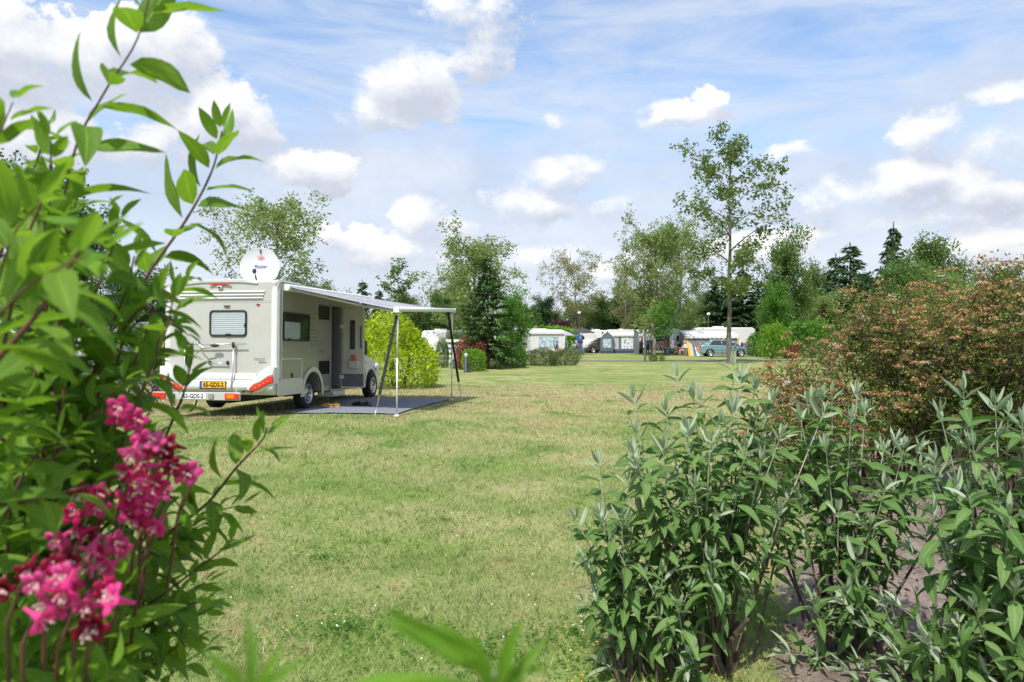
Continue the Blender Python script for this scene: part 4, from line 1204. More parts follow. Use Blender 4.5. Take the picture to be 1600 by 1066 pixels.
# bicycles leaning behind the camper's far corner
def bicycle(loc, rz, label, frame_m):
    o = thing('bicycle', label, 'bicycle', loc, rz, 'bicycles by the motorhome')
    r = .34
    for y in (-.53, .53):
        wv = MB(); n = 28
        pts = [(0, y + r * math.cos(6.2832 * k / n), r + r * math.sin(6.2832 * k / n)) for k in range(n + 1)]
        wv.tube(pts, .019, 5, 0, False)
        for k in range(14):
            a_ = 6.2832 * k / 14; wv.tube([(0, y, r), (0, y + r * .96 * math.cos(a_), r + r * .96 * math.sin(a_))], .0022, 3, 1, False)
        wv.build('wheel', ['rubber', 'steel'], o)
    f = MB()
    bb, seat, head, rear, front = (0, -.08, .30), (0, -.24, .78), (0, .36, .80), (0, -.53, .34), (0, .53, .34)
    for a_, b_ in ((bb, seat), (bb, head), (seat, (0, .33, .72)), (rear, bb), (rear, (0, -.22, .70)), (head, front), (head, (0, .33, .98))):
        f.tube([a_, b_], .017, 6)
    f.build('frame', frame_m, o)
    MB().tube([(-.28, .22, 1.02), (-.2, .32, 1.03), (0, .34, .99), (.2, .32, 1.03), (.28, .22, 1.02)], .013, 6).build('handlebar', 'black_plastic', o)
    sd_ = MB().prism([(-.13, .0), (.06, .0), (.14, .02), (.06, .035), (-.13, .06)], -.05, .05, 'x'); sd_.build('saddle', 'black_plastic', o, (0, -.26, .84), bevel=.015)
    rk = MB().tube([(0, -.25, .70), (0, -.85, .70)], .01, 5); rk.tube([(.06, -.30, .70), (.06, -.85, .70), (-.06, -.85, .70), (-.06, -.30, .70)], .008, 5); rk.tube([(.06, -.62, .70), (.05, -.53, .36)], .006, 4); rk.build('luggage_rack', 'black_plastic', o)
    cr = MB().tube([(-.09, -.08, .13), (-.05, -.08, .30), (.05, -.08, .30), (.09, -.08, .47)], .011, 5); cr.box(-.16, -.07, -.13, -.03, .12, .14); cr.box(.07, .16, -.13, -.03, .46, .48); cr.build('crank', 'steel', o)
    MB().ball((.0, .42, .88), (.03, .04, .03), 8, 5).build('lamp', 'clear_light', o)
    MB().ball((.0, .30, 1.07), (.035, .03, .03), 8, 5).build('bell', 'canvas_blue', o)
    return o
p = W(250, 640, 15.6); bicycle((p.x, 15.7, float(gz(p.x, 15.7))), R(75), 'black bicycle with blue bell standing beside the rear corner of the motorhome', 'black_plastic')
p = W(228, 640, 16.3); bicycle((p.x, 16.4, float(gz(p.x, 16.4))), R(78), 'dark bicycle behind the one with the blue bell', 'dark_chassis')


# ------------------------------------------------------------------ the far pitches
m = mat('pattern_window', (.5, .55, .6), .6)
t = m.node_tree; b = t.nodes['Principled BSDF']
tc = t.nodes.new('ShaderNodeTexCoord'); P = X(t, tc.outputs['Object'])
vo = t.nodes.new('ShaderNodeTexVoronoi'); vo.inputs['Scale'].default_value = 4.5; t.links.new(P.o, vo.inputs['Vector'])
t.links.new(mixc(t, X(t, vo.outputs['Distance']).step(.28, .40), (.10, .15, .25), (.66, .68, .70)).o, b.inputs['Base Color'])
m = mat('pattern_window_blue', (.4, .5, .55), .6)
t = m.node_tree; b = t.nodes['Principled BSDF']
tc = t.nodes.new('ShaderNodeTexCoord'); P = X(t, tc.outputs['Object'])
t.links.new(mixc(t, noise(t, P, 3.5, 4, .7).step(.35, .65), (.16, .32, .40), (.60, .66, .68)).o, b.inputs['Base Color'])

def tent(name, label, loc, rz, w, d, hf, hb, body='canvas_slate', roof='canvas_cream', skirt='canvas_navy', wins=(), porch=None, front=True, group=None, cat='tent', sides=True):
    """caravan awning: sloped roof from the high back to the lower front, panelled front wall; local -y faces out"""
    o = thing(name, label, cat, loc, rz, group)
    h = w / 2
    mb = MB(); n = 8
    vs = []
    for i in range(n + 1):
        x = -h - .06 + (w + .12) * i / n
        for (y, z) in ((-d / 2 - .12, hf - .02), (-d / 2 - .02, hf + .10), (0, (hf + hb) / 2 + .12 - .05 * math.sin(math.pi * (i * 2 % n) / n)), (d / 2, hb)):
            vs.append((x, y, z))
    mb.add(vs, [(i * 4 + k, i * 4 + k + 1, i * 4 + 5 + k, i * 4 + 4 + k) for i in range(n) for k in range(3)], 0, True)
    ro = mb.build('roof', roof, o); md = ro.modifiers.new('thickness', 'SOLIDIFY'); md.thickness = .03
    vl = MB()
    for i in range(12):
        x0 = -h - .06 + (w + .12) * i / 12; x1 = x0 + (w + .12) / 12
        vl.add([(x0, -d / 2 - .13, hf), (x1, -d / 2 - .13, hf), (x1, -d / 2 - .135, hf - .14), ((x0 + x1) / 2, -d / 2 - .135, hf - .20), (x0, -d / 2 - .135, hf - .14)], [(0, 1, 2, 3, 4)])
    vl.build('valance', roof, o)
    if front:
        f = MB().box(-h, h, -d / 2 - .02, -d / 2 + .02, .28, hf); f.build('front_wall', body, o)
        MB().box(-h, h, -d / 2 - .045, -d / 2 + .03, .0, .30).build('skirt', skirt, o)
    if sides:
        for sx in (-1, 1):
            MB().add([(sx * h, -d / 2, 0), (sx * h, d / 2, 0), (sx * h, d / 2, hb), (sx * h, -d / 2, hf)], [(0, 1, 2, 3)]).build('side_wall', body, o)
    for (x0, x1, z0, z1, m_) in wins:
        wf = MB(); ring(wf, [(x0, z0), (x1, z0), (x1, z1), (x0, z1)], [(x0 + .05, z0 + .05), (x1 - .05, z0 + .05), (x1 - .05, z1 - .05), (x0 + .05, z1 - .05)], -d / 2 - .05, -d / 2 - .02, 'y')
        wo_ = wf.build('window', 'canvas_pale_grey', o)
        MB().box(x0 + .05, x1 - .05, -d / 2 - .035, -d / 2 - .022, z0 + .05, z1 - .05).build('panel', m_, wo_)
    for x in (-h, h):
        MB().tube([(x, -d / 2 - .08, 0), (x, -d / 2 - .08, hf)], .025, 6).build('pole', 'white_plastic', o)
        MB().tube([(x, -d / 2 - .08, hf), (x * 1.12, -d / 2 - 1.2, 0)], .012, 4).build('guy_rope', 'canvas_pale_grey', o)
    if porch:
        px0, px1, pd, ph = porch
        c = (px0 + px1) / 2; yf = -d / 2 - pd
        pb = MB(); pb.add([(px0 - .1, yf, hf - .30), (c, yf, ph), (px1 + .1, yf, hf - .30), (px0 - .1, -d / 2, hf - .30), (c, -d / 2, ph), (px1 + .1, -d / 2, hf - .30)], [(0, 1, 4, 3), (1, 2, 5, 4)])
        pr = pb.build('porch_roof', roof, o); md = pr.modifiers.new('thickness', 'SOLIDIFY'); md.thickness = .03
        MB().add([(px0, yf + .03, 0), (px1, yf + .03, 0), (px1, yf + .03, hf - .32), (c, yf + .03, ph - .06), (px0, yf + .03, hf - .32)], [(0, 1, 2, 3, 4)]).build('porch_front', body, o)
        MB().add([(px0, yf + .03, 0), (px0, -d / 2, 0), (px0, -d / 2, hf - .3), (px0, yf + .03, hf - .3)], [(0, 1, 2, 3)]).build('porch_side', body, o)
        MB().box(px0 + .25, px1 - .25, yf - .02, yf + .02, .55, hf - .45).build('porch_window', 'pattern_window_blue' if body == 'canvas_slate' else 'pattern_window', o)
        MB().box(px0, px1, yf - .03, yf + .04, 0, .28).build('porch_skirt', skirt, o)
    return o

def caravan(label, loc, rz, L=5.2, w=2.2, H=2.55, group='white caravans on the far pitches', door=True, stripe='ink_grey', name='caravan'):
    o = thing(name, label, 'caravan', loc, rz, group)
    h = L / 2
    prof = [(-h + .10, .48), (-h, .9), (-h + .06, 1.6), (-h + .30, H - .12), (-h + .6, H), (h - .55, H), (h - .25, H - .15), (h - .02, 1.6), (h, .9), (h - .15, .48)]
    MB().prism(prof, -w / 2, w / 2, 'y').build('body', 'white_paint', o, bevel=.07, seg=3)
    for (x0, x1) in ((-h + .7, -h + 1.8), (.35, 1.35)):
        wf = MB(); ring(wf, rrect(x0, x1, 1.25, 1.85, .08), rrect(x0 + .05, x1 - .05, 1.30, 1.80, .06), -w / 2 - .03, -w / 2 + .01, 'y')
        q = wf.build('window', 'black_plastic', o)
        MB().prism(rrect(x0 + .04, x1 - .04, 1.29, 1.81, .06), -w / 2 - .018, -w / 2 - .004, 'y').build('pane', 'glass_dark', q)
    MB().prism(rrect(-.55, .55, 1.3, 1.9, .1), -.001, .0, 'y').v
    ev = MB(); ev.box(h - .03, h + .012, -.75, .75, 1.30, 1.85); ev.build('end_window', 'glass_dark', o, bevel=.02)
    if door:
        MB().prism(rrect(-.55, .15, .50, 2.15, .08), -w / 2 - .02, -w / 2 + .01, 'y').build('door', 'white_plastic', o, bevel=.01)
    MB().box(-h + .15, h - .15, -w / 2 - .012, -w / 2 + .01, .92, 1.02).build('stripe', stripe, o)
    MB().box(-.9, .1, -.35, .35, H, H + .12).build('roof_hatch', 'white_plastic', o, bevel=.03)
    for s in (-1, 1):
        wv = MB().lathe([(.18, -.09), (.30, -.09), (.32, 0), (.30, .09), (.18, .09)], 18, axis='y', o=(-.1, s * (w / 2 - .13), .32)).build('wheel', 'rubber', o)
        MB().lathe([(.19, s * .08), (.15, s * .10), (.001, s * .08)], 12, axis='y', o=(-.1, s * (w / 2 - .13), .32)).build('rim', 'alloy', wv)
    MB().tube([(-h - .9, 0, .45), (-h + .3, .5, .45), (-h + .3, -.5, .45), (-h - .9, 0, .45)], .04, 6).build('drawbar', 'steel', o)
    return o

def parasol(label, loc, r, h, m, tilt=0.0):
    o = thing('parasol', label, 'parasol', loc, 0, 'parasols on the far pitches')
    MB().tube([(0, 0, 0), (0, 0, h + .12)], .025, 8).build('pole', 'steel', o)
    n = 8; mb = MB(); vs = [(0, 0, h + .05)]
    for q, z in ((.5, h - .10), (1.0, h - .42)):
        for k in range(n * 2):
            a = 2 * math.pi * k / (n * 2); rr = r * q * (1 if k % 2 == 0 else .95)
            vs.append((rr * math.cos(a), rr * math.sin(a), z + (.0 if k % 2 == 0 else -.03)))
    N = n * 2
    mb.add(vs, [(0, 1 + k, 1 + (k + 1) % N) for k in range(N)] + [(1 + k, 1 + N + k, 1 + N + (k + 1) % N, 1 + (k + 1) % N) for k in range(N)])
    c = mb.build('canopy', m, o); md = c.modifiers.new('thickness', 'SOLIDIFY'); md.thickness = .012
    c.rotation_euler = (0, tilt, 0)
    for k in range(n):
        a = 2 * math.pi * k / n
        MB().tube([(0, 0, h - .02), (r * .97 * math.cos(a), r * .97 * math.sin(a), h - .46)], .008, 4).build('rib', 'steel', o, rot=(0, tilt, 0))
    MB().lathe([(.001, .10), (.22, .08), (.25, 0), (.001, 0)], 14).build('base', 'black_plastic', o)
    return o

def car(label, loc, rz, paint, name='parked_car', L=4.35, tall=0.0, cat='car'):
    o = thing(name, label, cat, loc, rz)
    h = L / 2; w = .88
    ax = 1.30
    H = .92 + tall
    low = [(-h + .02, .50), (-h, .72), (-h + .12, H + .05), (-h + .45, H + .10), (.85, H + .02), (1.45, H - .08), (h - .18, .74), (h, .52), (h - .06, .26), (ax + .42, .20)] + arc(ax, .31, .36, 0, 180, 12) + arc(-ax, .31, .36, 0, 180, 12) + [(-h + .2, .24)]
    MB().prism([(x, z) for x, z in low], -w, w, 'y').build('body', paint, o, bevel=.06, seg=3)
    g = .64
    zt = 1.43 + tall
    A = [(-h + .22, -w + .05, H), (1.38, -w + .05, H - .05), (1.38, w - .05, H - .05), (-h + .22, w - .05, H)]
    B = [(-h + 1.15, -g, zt), (.28, -g, zt + .01), (.28, g, zt + .01), (-h + 1.15, g, zt)]
    MB().hexa([Vector(p) for p in A] + [Vector(p) for p in B]).build('glasshouse', 'glass_dark', o, bevel=.03)
    rf = MB(); rf.hexa([Vector(p) + Vector((0, 0, -.05)) + Vector(((-.08 if p[0] < 0 else .06), (-.03 if p[1] < 0 else .03), 0)) for p in B] + [Vector(p) + Vector((.1 if p[0] < 0 else -.15, 0, .035)) for p in B]); rf.build('roof', paint, o, bevel=.03)
    pl = MB()
    for i in range(4): pl.tube([A[i], B[i]], .04, 6)
    for s in (-1, 1):
        pl.tube([(-.25, s * (w - .05), H), (-.32, s * (g + .01), zt)], .035, 6)
        pl.hexa([Vector(p) for p in ((-h + .20, s * (w - .04), H), (-h + .72, s * (w - .04), H), (-h + .72, s * (w - .12), H), (-h + .20, s * (w - .12), H), (-h + 1.10, s * (g + .02), zt), (-h + 1.20, s * (g + .02), zt), (-h + 1.20, s * (g - .05), zt), (-h + 1.10, s * (g - .05), zt))])
    pl.build('pillar', paint, o)
    for s in (-1, 1):
        dl = MB()
        for x in (-.28, .82, -1.02): dl.box(x - .006, x + .006, s * w - .004, s * w + .004, .36, H - .02)
        dl.box(-1.0, .85, s * w - .004, s * w + .006, .55, .575)
        dl.build('door_seam', 'black_plastic', o, kind='stuff')
        for x in (-.85, .2): MB().box(x, x + .18, s * w - .01, s * (w + .025) + .01, .80, .83).build('door_handle', paint, o, bevel=.008)
        MB().ball((.80, s * (w + .09), .98 + tall), (.06, .10, .07), 10, 6).build('mirror', paint, o)
        MB().ball((h - .22, s * (w - .10), .66), (.20, .11, .07), 10, 6).build('headlight', 'clear_light', o)
        MB().ball((-h + .07, s * (w - .06), .86), (.09, .09, .14), 10, 6).build('tail_light', 'red_light', o)
        for x in (-ax, ax):
            wv = MB().lathe([(.19, -.10), (.30, -.10), (.315, -.05), (.315, .05), (.30, .10), (.19, .10)], 22, axis='y', o=(x, s * (w - .10), .315)).build('wheel', 'rubber', o)
            rm = MB()
            for k in range(10):
                a = 6.2832 * k / 10; rm.tube([(x, s * (w + .0), .315), (x + .19 * math.cos(a), s * (w - .005), .315 + .19 * math.sin(a))], .018, 4)
            rm.lathe([(.215, s * .105), (.19, s * .10), (.18, s * .06), (.001, s * .06)], 18, axis='y', o=(x, s * (w - .10), .315))
            rm.build('rim', 'alloy', wv)
    MB().box(h - .03, h + .012, -.5, .5, .32, .46).build('grille', 'black_plastic', o, bevel=.01)
    return o

def chair(label, loc, rz, m='canvas_pale_grey'):
    o = thing('camping_chair', label, 'camping chair', loc, rz, 'camping chairs by the tents')
    MB().box(-.24, .24, -.22, .22, .42, .46).build('seat', m, o, bevel=.01)
    MB().hexa([Vector(p) for p in ((-.24, .20, .46), (.24, .20, .46), (.24, .24, .46), (-.24, .24, .46), (-.24, .36, 1.05), (.24, .36, 1.05), (.24, .40, 1.05), (-.24, .40, 1.05))]).build('backrest', m, o)
    for s in (-1, 1):
        for y0, y1 in ((-.25, .18), (.25, -.18)):
            MB().tube([(s * .26, y0, 0), (s * .26, y1, .60)], .014, 5).build('leg', 'aluminium', o)
        MB().tube([(s * .26, -.25, .62), (s * .26, .26, .62)], .022, 5).build('armrest', 'black_plastic', o)
    return o

def table(label, loc, rz):
    o = thing('camping_table', label, 'camping table', loc, rz)
    MB().box(-.6, .6, -.38, .38, .68, .72).build('table_top', 'canvas_pale_grey', o, bevel=.01)
    for sx in (-1, 1):
        for sy in (-1, 1): MB().tube([(sx * .5, sy * .32, 0), (sx * .42, sy * .28, .68)], .016, 5).build('leg', 'aluminium', o)
    return o

# ------------------------------------------------------------------ people: one skinned body each
def person(label, loc, rz, pose, shirt, trousers, hair, group=None, s=1.0):
    if pose == 'stand':
        J = dict(pel=(0, 0, .93), ch=(0, -.01, 1.28), nk=(0, 0, 1.47), hd=(0, -.02, 1.62), shL=(.19, 0, 1.40), elL=(.25, .02, 1.12), haL=(.25, -.06, .88), shR=(-.19, 0, 1.40), elR=(-.25, .02, 1.12), haR=(-.24, -.08, .88),
                 hiL=(.10, 0, .90), knL=(.11, -.03, .49), anL=(.11, .02, .08), toL=(.12, -.15, .03), hiR=(-.10, 0, .90), knR=(-.11, -.02, .49), anR=(-.11, .03, .08), toR=(-.12, -.14, .03))
    elif pose == 'walk':
        J = dict(pel=(0, 0, .92), ch=(0, -.03, 1.27), nk=(0, -.03, 1.46), hd=(0, -.06, 1.61), shL=(.19, -.02, 1.39), elL=(.25, .10, 1.13), haL=(.24, .05, .90), shR=(-.19, -.02, 1.39), elR=(-.24, -.12, 1.14), haR=(-.20, -.30, 1.02),
                 hiL=(.10, 0, .89), knL=(.10, -.20, .50), anL=(.10, -.22, .09), toL=(.10, -.38, .05), hiR=(-.10, 0, .89), knR=(-.10, .05, .48), anR=(-.10, .30, .14), toR=(-.10, .20, .03))
    else:
        J = dict(pel=(0, .10, .52), ch=(0, .14, .87), nk=(0, .11, 1.06), hd=(0, .07, 1.21), shL=(.19, .12, .99), elL=(.25, .02, .74), haL=(.18, -.22, .70), shR=(-.19, .12, .99), elR=(-.25, .02, .74), haR=(-.17, -.24, .70),
                 hiL=(.10, .06, .51), knL=(.13, -.36, .52), anL=(.13, -.38, .09), toL=(.14, -.54, .04), hiR=(-.10, .06, .51), knR=(-.13, -.36, .52), anR=(-.13, -.32, .09), toR=(-.14, -.48, .04))
    names = list(J); ix = {k: i for i, k in enumerate(names)}
    E = [('pel', 'ch'), ('ch', 'nk'), ('nk', 'hd'), ('ch', 'shL'), ('shL', 'elL'), ('elL', 'haL'), ('ch', 'shR'), ('shR', 'elR'), ('elR', 'haR'), ('pel', 'hiL'), ('hiL', 'knL'), ('knL', 'anL'), ('anL', 'toL'), ('pel', 'hiR'), ('hiR', 'knR'), ('knR', 'anR'), ('anR', 'toR')]
    RAD = dict(pel=(.15, .11), ch=(.16, .11), nk=(.055, .055), hd=(.075, .09), sh=(.065, .065), el=(.045, .045), ha=(.035, .03), hi=(.095, .095), kn=(.062, .062), an=(.042, .042), to=(.04, .03))
    me = bpy.data.meshes.new('skeleton'); me.from_pydata([J[k] for k in names], [(ix[a], ix[b]) for a, b in E], []); me.update()
    tmp = bpy.data.objects.new('skeleton', me); C.objects.link(tmp)
    sk = tmp.modifiers.new('skin', 'SKIN'); ss = tmp.modifiers.new('sub', 'SUBSURF'); ss.levels = 1; ss.render_levels = 1
    for i, k in enumerate(names):
        v = me.skin_vertices[0].data[i]; v.radius = RAD[k if k in RAD else k[:2]]; v.use_root = (k == 'pel')
    dg = bpy.context.evaluated_depsgraph_get()
    bm_ = bpy.data.meshes.new_from_object(tmp.evaluated_get(dg))
    bpy.data.objects.remove(tmp)
    for mm in ('skin', shirt, trousers, 'black_plastic'): bm_.materials.append(MATS[mm])
    seg = {('pel', 'ch'): 1, ('ch', 'nk'): 1, ('nk', 'hd'): 0, ('ch', 'shL'): 1, ('ch', 'shR'): 1, ('shL', 'elL'): 1, ('shR', 'elR'): 1, ('elL', 'haL'): 0, ('elR', 'haR'): 0, ('pel', 'hiL'): 2, ('pel', 'hiR'): 2, ('hiL', 'knL'): 2, ('hiR', 'knR'): 2, ('knL', 'anL'): 2, ('knR', 'anR'): 2, ('anL', 'toL'): 3, ('anR', 'toR'): 3}
    for p in bm_.polygons:
        c = Vector(p.center); best = 9
        for (a, b2), mi in seg.items():
            A, B = Vector(J[a]), Vector(J[b2]); t_ = max(0, min(1, (c - A).dot(B - A) / (B - A).length_squared)); dd = (c - A.lerp(B, t_)).length
            if dd < best: best = dd; p.material_index = mi
        p.use_smooth = True
    o = link('person', bm_, None, loc, (0, 0, rz)); o.scale = (s, s, s)
    tag(o, label, 'person', group)
    hd = Vector(J['hd'])
    f = MB().ball(hd + Vector((0, -.005, .03)), (.078, .095, .115), 12, 8, 0)
    f.ball(hd + Vector((0, -.102, .02)), (.014, .022, .022), 6, 4, 0)
    for sx in (-1, 1): f.ball(hd + Vector((sx * .08, 0, .03)), (.012, .022, .03), 6, 4, 0); f.ball(hd + Vector((sx * .03, -.088, .05)), (.012, .008, .008), 6, 4, 1)
    f.ball(hd + Vector((0, -.090, -.025)), (.022, .008, .006), 6, 4, 2)
    f.build('head', ['skin', 'black_plastic', 'cloth_red'], o)
    hr = MB().ball(hd + Vector((0, .022, .065)), (.088, .092, .095), 12, 8)
    hr.ball(hd + Vector((0, .055, .0)), (.08, .055, .09), 10, 6)
    hr.build('hair', hair, o)
    for sd_, k in ((1, 'haL'), (-1, 'haR')):
        q = Vector(J[k]); el = Vector(J['elL' if sd_ == 1 else 'elR']); d = (q - el).normalized()
        side = d.cross(Vector((0, 0, 1))); side = side.normalized() if side.length > .05 else Vector((0, 1, 0))
        hm = MB(); hm.ball(q + d * .04, (.03, .035, .04), 8, 5)
        for i, ln in enumerate((.07, .08, .075, .06)):
            b0 = q + d * .06 + side * (-.024 + .016 * i); hm.tube([b0, b0 + d * ln * .55, b0 + d * ln + Vector((0, -.015, -.012))], [.009, .008, .006], 5)
        b0 = q + d * .03 + side * .03; hm.tube([b0, b0 + side * .025 + d * .02, b0 + side * .028 + d * .05], [.010, .009, .007], 5)
        hm.build('hand', 'skin', o)
    return o

def GP(px, Y): return tuple(G(px, Y))

# white tent with patterned window, half hidden by the willow shrubs
tent('awning_tent', 'white awning tent with one large patterned window behind the willow shrubs', GP(850, 70), R(8), 3.4, 2.8, 2.15, 2.45, 'canvas_white', 'canvas_white', 'canvas_white', [(-.75, 1.1, .75, 1.75, 'pattern_window_blue')])
caravan('white caravan mostly hidden behind the white tent and spruce', GP(822, 74), R(6), 4.8)
# lavender and dark parasols
parasol('pale lavender parasol beside the white tent', GP(876, 74), 1.35, 2.35, 'canvas_lavender', R(4))
parasol('large dark purple parasol open before the blue cabin panel', GP(910, 72), 1.25, 2.55, 'parasol_dark')
caravan('white caravan standing behind the dark parasol', GP(893, 88), R(4), 5.4)
cab = thing('privacy_cabin', 'small bright blue fabric cabin beneath the dark parasol', 'cabin', GP(905, 77), R(5))
MB().prism([(-.32, 0), (.32, 0), (.30, 1.80), (.18, 1.95), (-.18, 1.95), (-.30, 1.80)], -.4, .4, 'y').build('walls', 'canvas_blue', cab, bevel=.03)
MB().box(-.25, .0, -.43, -.41, .05, 1.7).build('door_flap', 'canvas_blue', cab); MB().tube([(0, -.435, .05), (0, -.435, 1.7)], .012, 4).build('zip', 'black_plastic', cab)
wb = thing('windbreak', 'pale silvery tarpaulin windbreak stretched beside the blue cabin', 'windbreak', GP(919, 80), R(4))
q = MB(); n = 8
q.add([(-1.2 + 2.4 * i / n, .05 * math.sin(i * 1.7), z) for i in range(n + 1) for z in (0, 1.15 + .35 * math.sin(i * .35))], [(2 * i, 2 * i + 1, 2 * i + 3, 2 * i + 2) for i in range(n)], 0, True)
wq = q.build('sheet', 'canvas_white', wb); md = wq.modifiers.new('thickness', 'SOLIDIFY'); md.thickness = .01
for i in (0, 4, 8): MB().tube([(-1.2 + .3 * i, .02, 0), (-1.2 + .3 * i, .02, 1.5)], .02, 5).build('pole', 'steel', wb)
caravan('white caravan behind the silvery windbreak', GP(936, 90), R(-2), 5.6)
car('dark green off road car nosing out beside the striped tent', GP(944, 79), R(182), 'car_green', 'off_road_car', 4.2, .28)
# blue grey tents
tent('awning_tent', 'slate blue awning tent with pointed porch and dotted curtain window', GP(972, 79), R(2), 3.9, 2.6, 1.95, 2.35, 'canvas_slate', 'canvas_cream', 'canvas_navy',
     [(-1.15, -.60, .45, 1.75, 'canvas_pale_grey'), (-.35, .95, .45, 1.8, 'pattern_window'), (1.2, 1.75, .45, 1.75, 'canvas_pale_grey')], (-2.6, -1.25, .6, 2.35))
caravan('white caravan right behind the slate blue tent', GP(980, 84), R(2), 5.6)
tent('awning_tent', 'dark grey open fronted awning shading the seated group', GP(1018, 76), R(2), 3.2, 2.4, 2.2, 2.5, 'canvas_grey', 'canvas_white', 'canvas_grey', front=False)
ln = thing('paper_lantern', 'pale pink paper lantern hanging in the grey awning', 'lantern', tuple(W(1001, 531, 74.6)))
MB().ball((0, 0, 0), (.16, .16, .27), 12, 8).build('shade', 'lantern_paper', ln); MB().tube([(0, 0, .26), (0, 0, .62)], .006, 4).build('cord', 'ink', ln)
caravan('white caravan with its door behind the seated people', GP(1048, 79), R(1), 5.4, stripe='ink_brown')
tent('canopy', 'white sun canopy over the seated people', GP(1044, 73), R(1), 3.4, 2.4, 2.25, 2.5, 'canvas_white', 'canvas_white', 'canvas_white', front=False, sides=False, cat='canopy')
caravan('large white caravan with roof hatch behind the blue car', GP(1128, 71.5), R(0), 6.2, H=2.62)
tn = tent('awning_tent', 'white and grey awning with yellow trim beside the blue car', GP(1107, 69), R(0), 5.0, 2.3, 1.75, 2.35, 'canvas_grey', 'canvas_white', 'canvas_grey', [(-.2, 1.0, .5, 1.5, 'canvas_pale_grey')], front=True)
for i, x in enumerate((-2.45, .95, 2.35)):
    MB().tube([(x, -1.22, 0), (x + .05, -1.25, 1.8)], .045, 6).build('yellow_trim', 'canvas_yellow', tn)
wb = thing('windbreak', 'yellow and white striped windbreak leaning by the blue car tail', 'windbreak', GP(1087, 66), R(-12)); wb.scale = (.8, .8, .85)
for i in range(5):
    MB().add([(-.75 + .3 * i, .04 * (i % 2), 0), (-.45 + .3 * i, .04 * ((i + 1) % 2), 0), (-.45 + .3 * i - .25, .3 + .04 * ((i + 1) % 2), 1.45 - .22 * i), (-.75 + .3 * i - .25, .3 + .04 * (i % 2), 1.67 - .22 * i)], [(0, 1, 2, 3)]).build('stripe_panel', ('canvas_yellow', 'canvas_pale_grey', 'canvas_slate', 'canvas_white', 'canvas_grey')[i], wb).modifiers.new('thickness', 'SOLIDIFY').thickness = .012
for x in (-.75, .75): MB().tube([(x, .02, 0), (x - .25, .34, 1.5)], .022, 5).build('pole', 'canvas_yellow', wb)
bn = thing('waste_bin', 'grey metal bin standing by the yellow windbreak', 'bin', GP(1073, 66.5))
MB().lathe([(.001, 0), (.22, 0), (.27, .72), (.29, .74), (.27, .76), (.24, .72), (.001, .70)], 16).build('drum', 'steel', bn); MB().lathe([(.30, .745), (.28, .80), (.05, .84), (.001, .84)], 16).build('lid', 'canvas_pale_grey', bn)
car('light blue hatchback parked side on beside the white awning', GP(1130, 64), R(-3), 'car_blue')
# laundry
lr = thing('drying_rack', 'clothes drying rack hung with purple and white towels', 'drying rack', GP(1170, 67), R(8))
fr_ = MB()
for x in (-.85, .85): fr_.tube([(x, -.3, 0), (x, 0, 1.25)], .02, 5); fr_.tube([(x, .3, 0), (x, 0, 1.25)], .02, 5)
fr_.tube([(-.85, 0, 1.25), (.85, 0, 1.25)], .018, 5); fr_.tube([(-.85, -.12, 1.2), (.85, -.12, 1.2)], .012, 5); fr_.build('frame', 'white_plastic', lr)
for i, (x, w_, hh, m_) in enumerate(((-.65, .28, .75, 'cloth_navy'), (-.32, .30, .9, 'cloth_purple'), (.02, .28, .7, 'cloth_pink'), (.42, .42, .95, 'cloth_white'))):
    c_ = tag(MB().add([(x + w_ * (k / 4 - .5), -.02 + .025 * math.sin(k * 2.2), z) for k in range(5) for z in (1.24, 1.24 - hh)], [(2 * k, 2 * k + 1, 2 * k + 3, 2 * k + 2) for k in range(4)], 0, True).build('towel', m_, None, lr.location, (0, 0, R(8))), ('navy towel at the dark end of the drying rack', 'purple towel hanging on the drying rack', 'pink towel hanging on the drying rack', 'broad white towel hanging on the drying rack')[i], 'towel', 'towels on the drying rack')
    c_.location = lr.location; c_.modifiers.new('thickness', 'SOLIDIFY').thickness = .012
# furniture and people
gp = 'people sitting at the far tents'
table('camping table in front of the seated group under the canopy', GP(1050, 68.5), R(4))
for i, (px, Y, rz, l) in enumerate(((1033, 68.8, R(95), 'camping chair at the table, nearest the lamp post'), (1041, 70.0, R(20), 'camping chair behind the table under the canopy'), (1061, 69.5, R(-50), 'camping chair at the caravan side of the table'), (1068, 67.5, R(-80), 'camping chair of the person in pink and white'))):
    chair(l, GP(px, Y), rz, ('canvas_pale_grey', 'canvas_navy', 'canvas_pale_grey', 'canvas_white')[i])
person('person in a pink top seated at the table under the canopy', GP(1033, 68.8), R(95), 'sit', 'cloth_pink', 'cloth_blue', 'hair_blond', gp)
person('person with bare arms and teal trousers seated behind the table', GP(1041, 70.0), R(20), 'sit', 'cloth_orange', 'cloth_teal', 'hair_brown', gp)
person('person in black top seated at the caravan side of the table', GP(1061, 69.5), R(-50), 'sit', 'cloth_black', 'cloth_black', 'hair_brown', gp)
person('person in white top and pink trousers seated closest to the bin', GP(1068, 67.5), R(-80), 'sit', 'cloth_white', 'cloth_pink', 'hair_grey', gp)
person('person in blue top standing in the opening of the grey awning', GP(1012, 72), R(15), 'stand', 'cloth_blue', 'cloth_navy', 'hair_brown')
for (px, Y, rz, l, cm) in ((872, 68, R(80), 'camping chair beside the white tent', 'canvas_navy'), (893, 69, R(-70), 'camping chair under the dark parasol edge', 'canvas_pale_grey'), (899, 67, R(-100), 'camping chair nearest the end of the willow shrubs', 'canvas_navy')):
    chair(l, GP(px, Y), rz, cm)
person('person in blue seated beside the white tent', GP(872, 68), R(80), 'sit', 'cloth_navy', 'cloth_orange', 'hair_brown', gp)
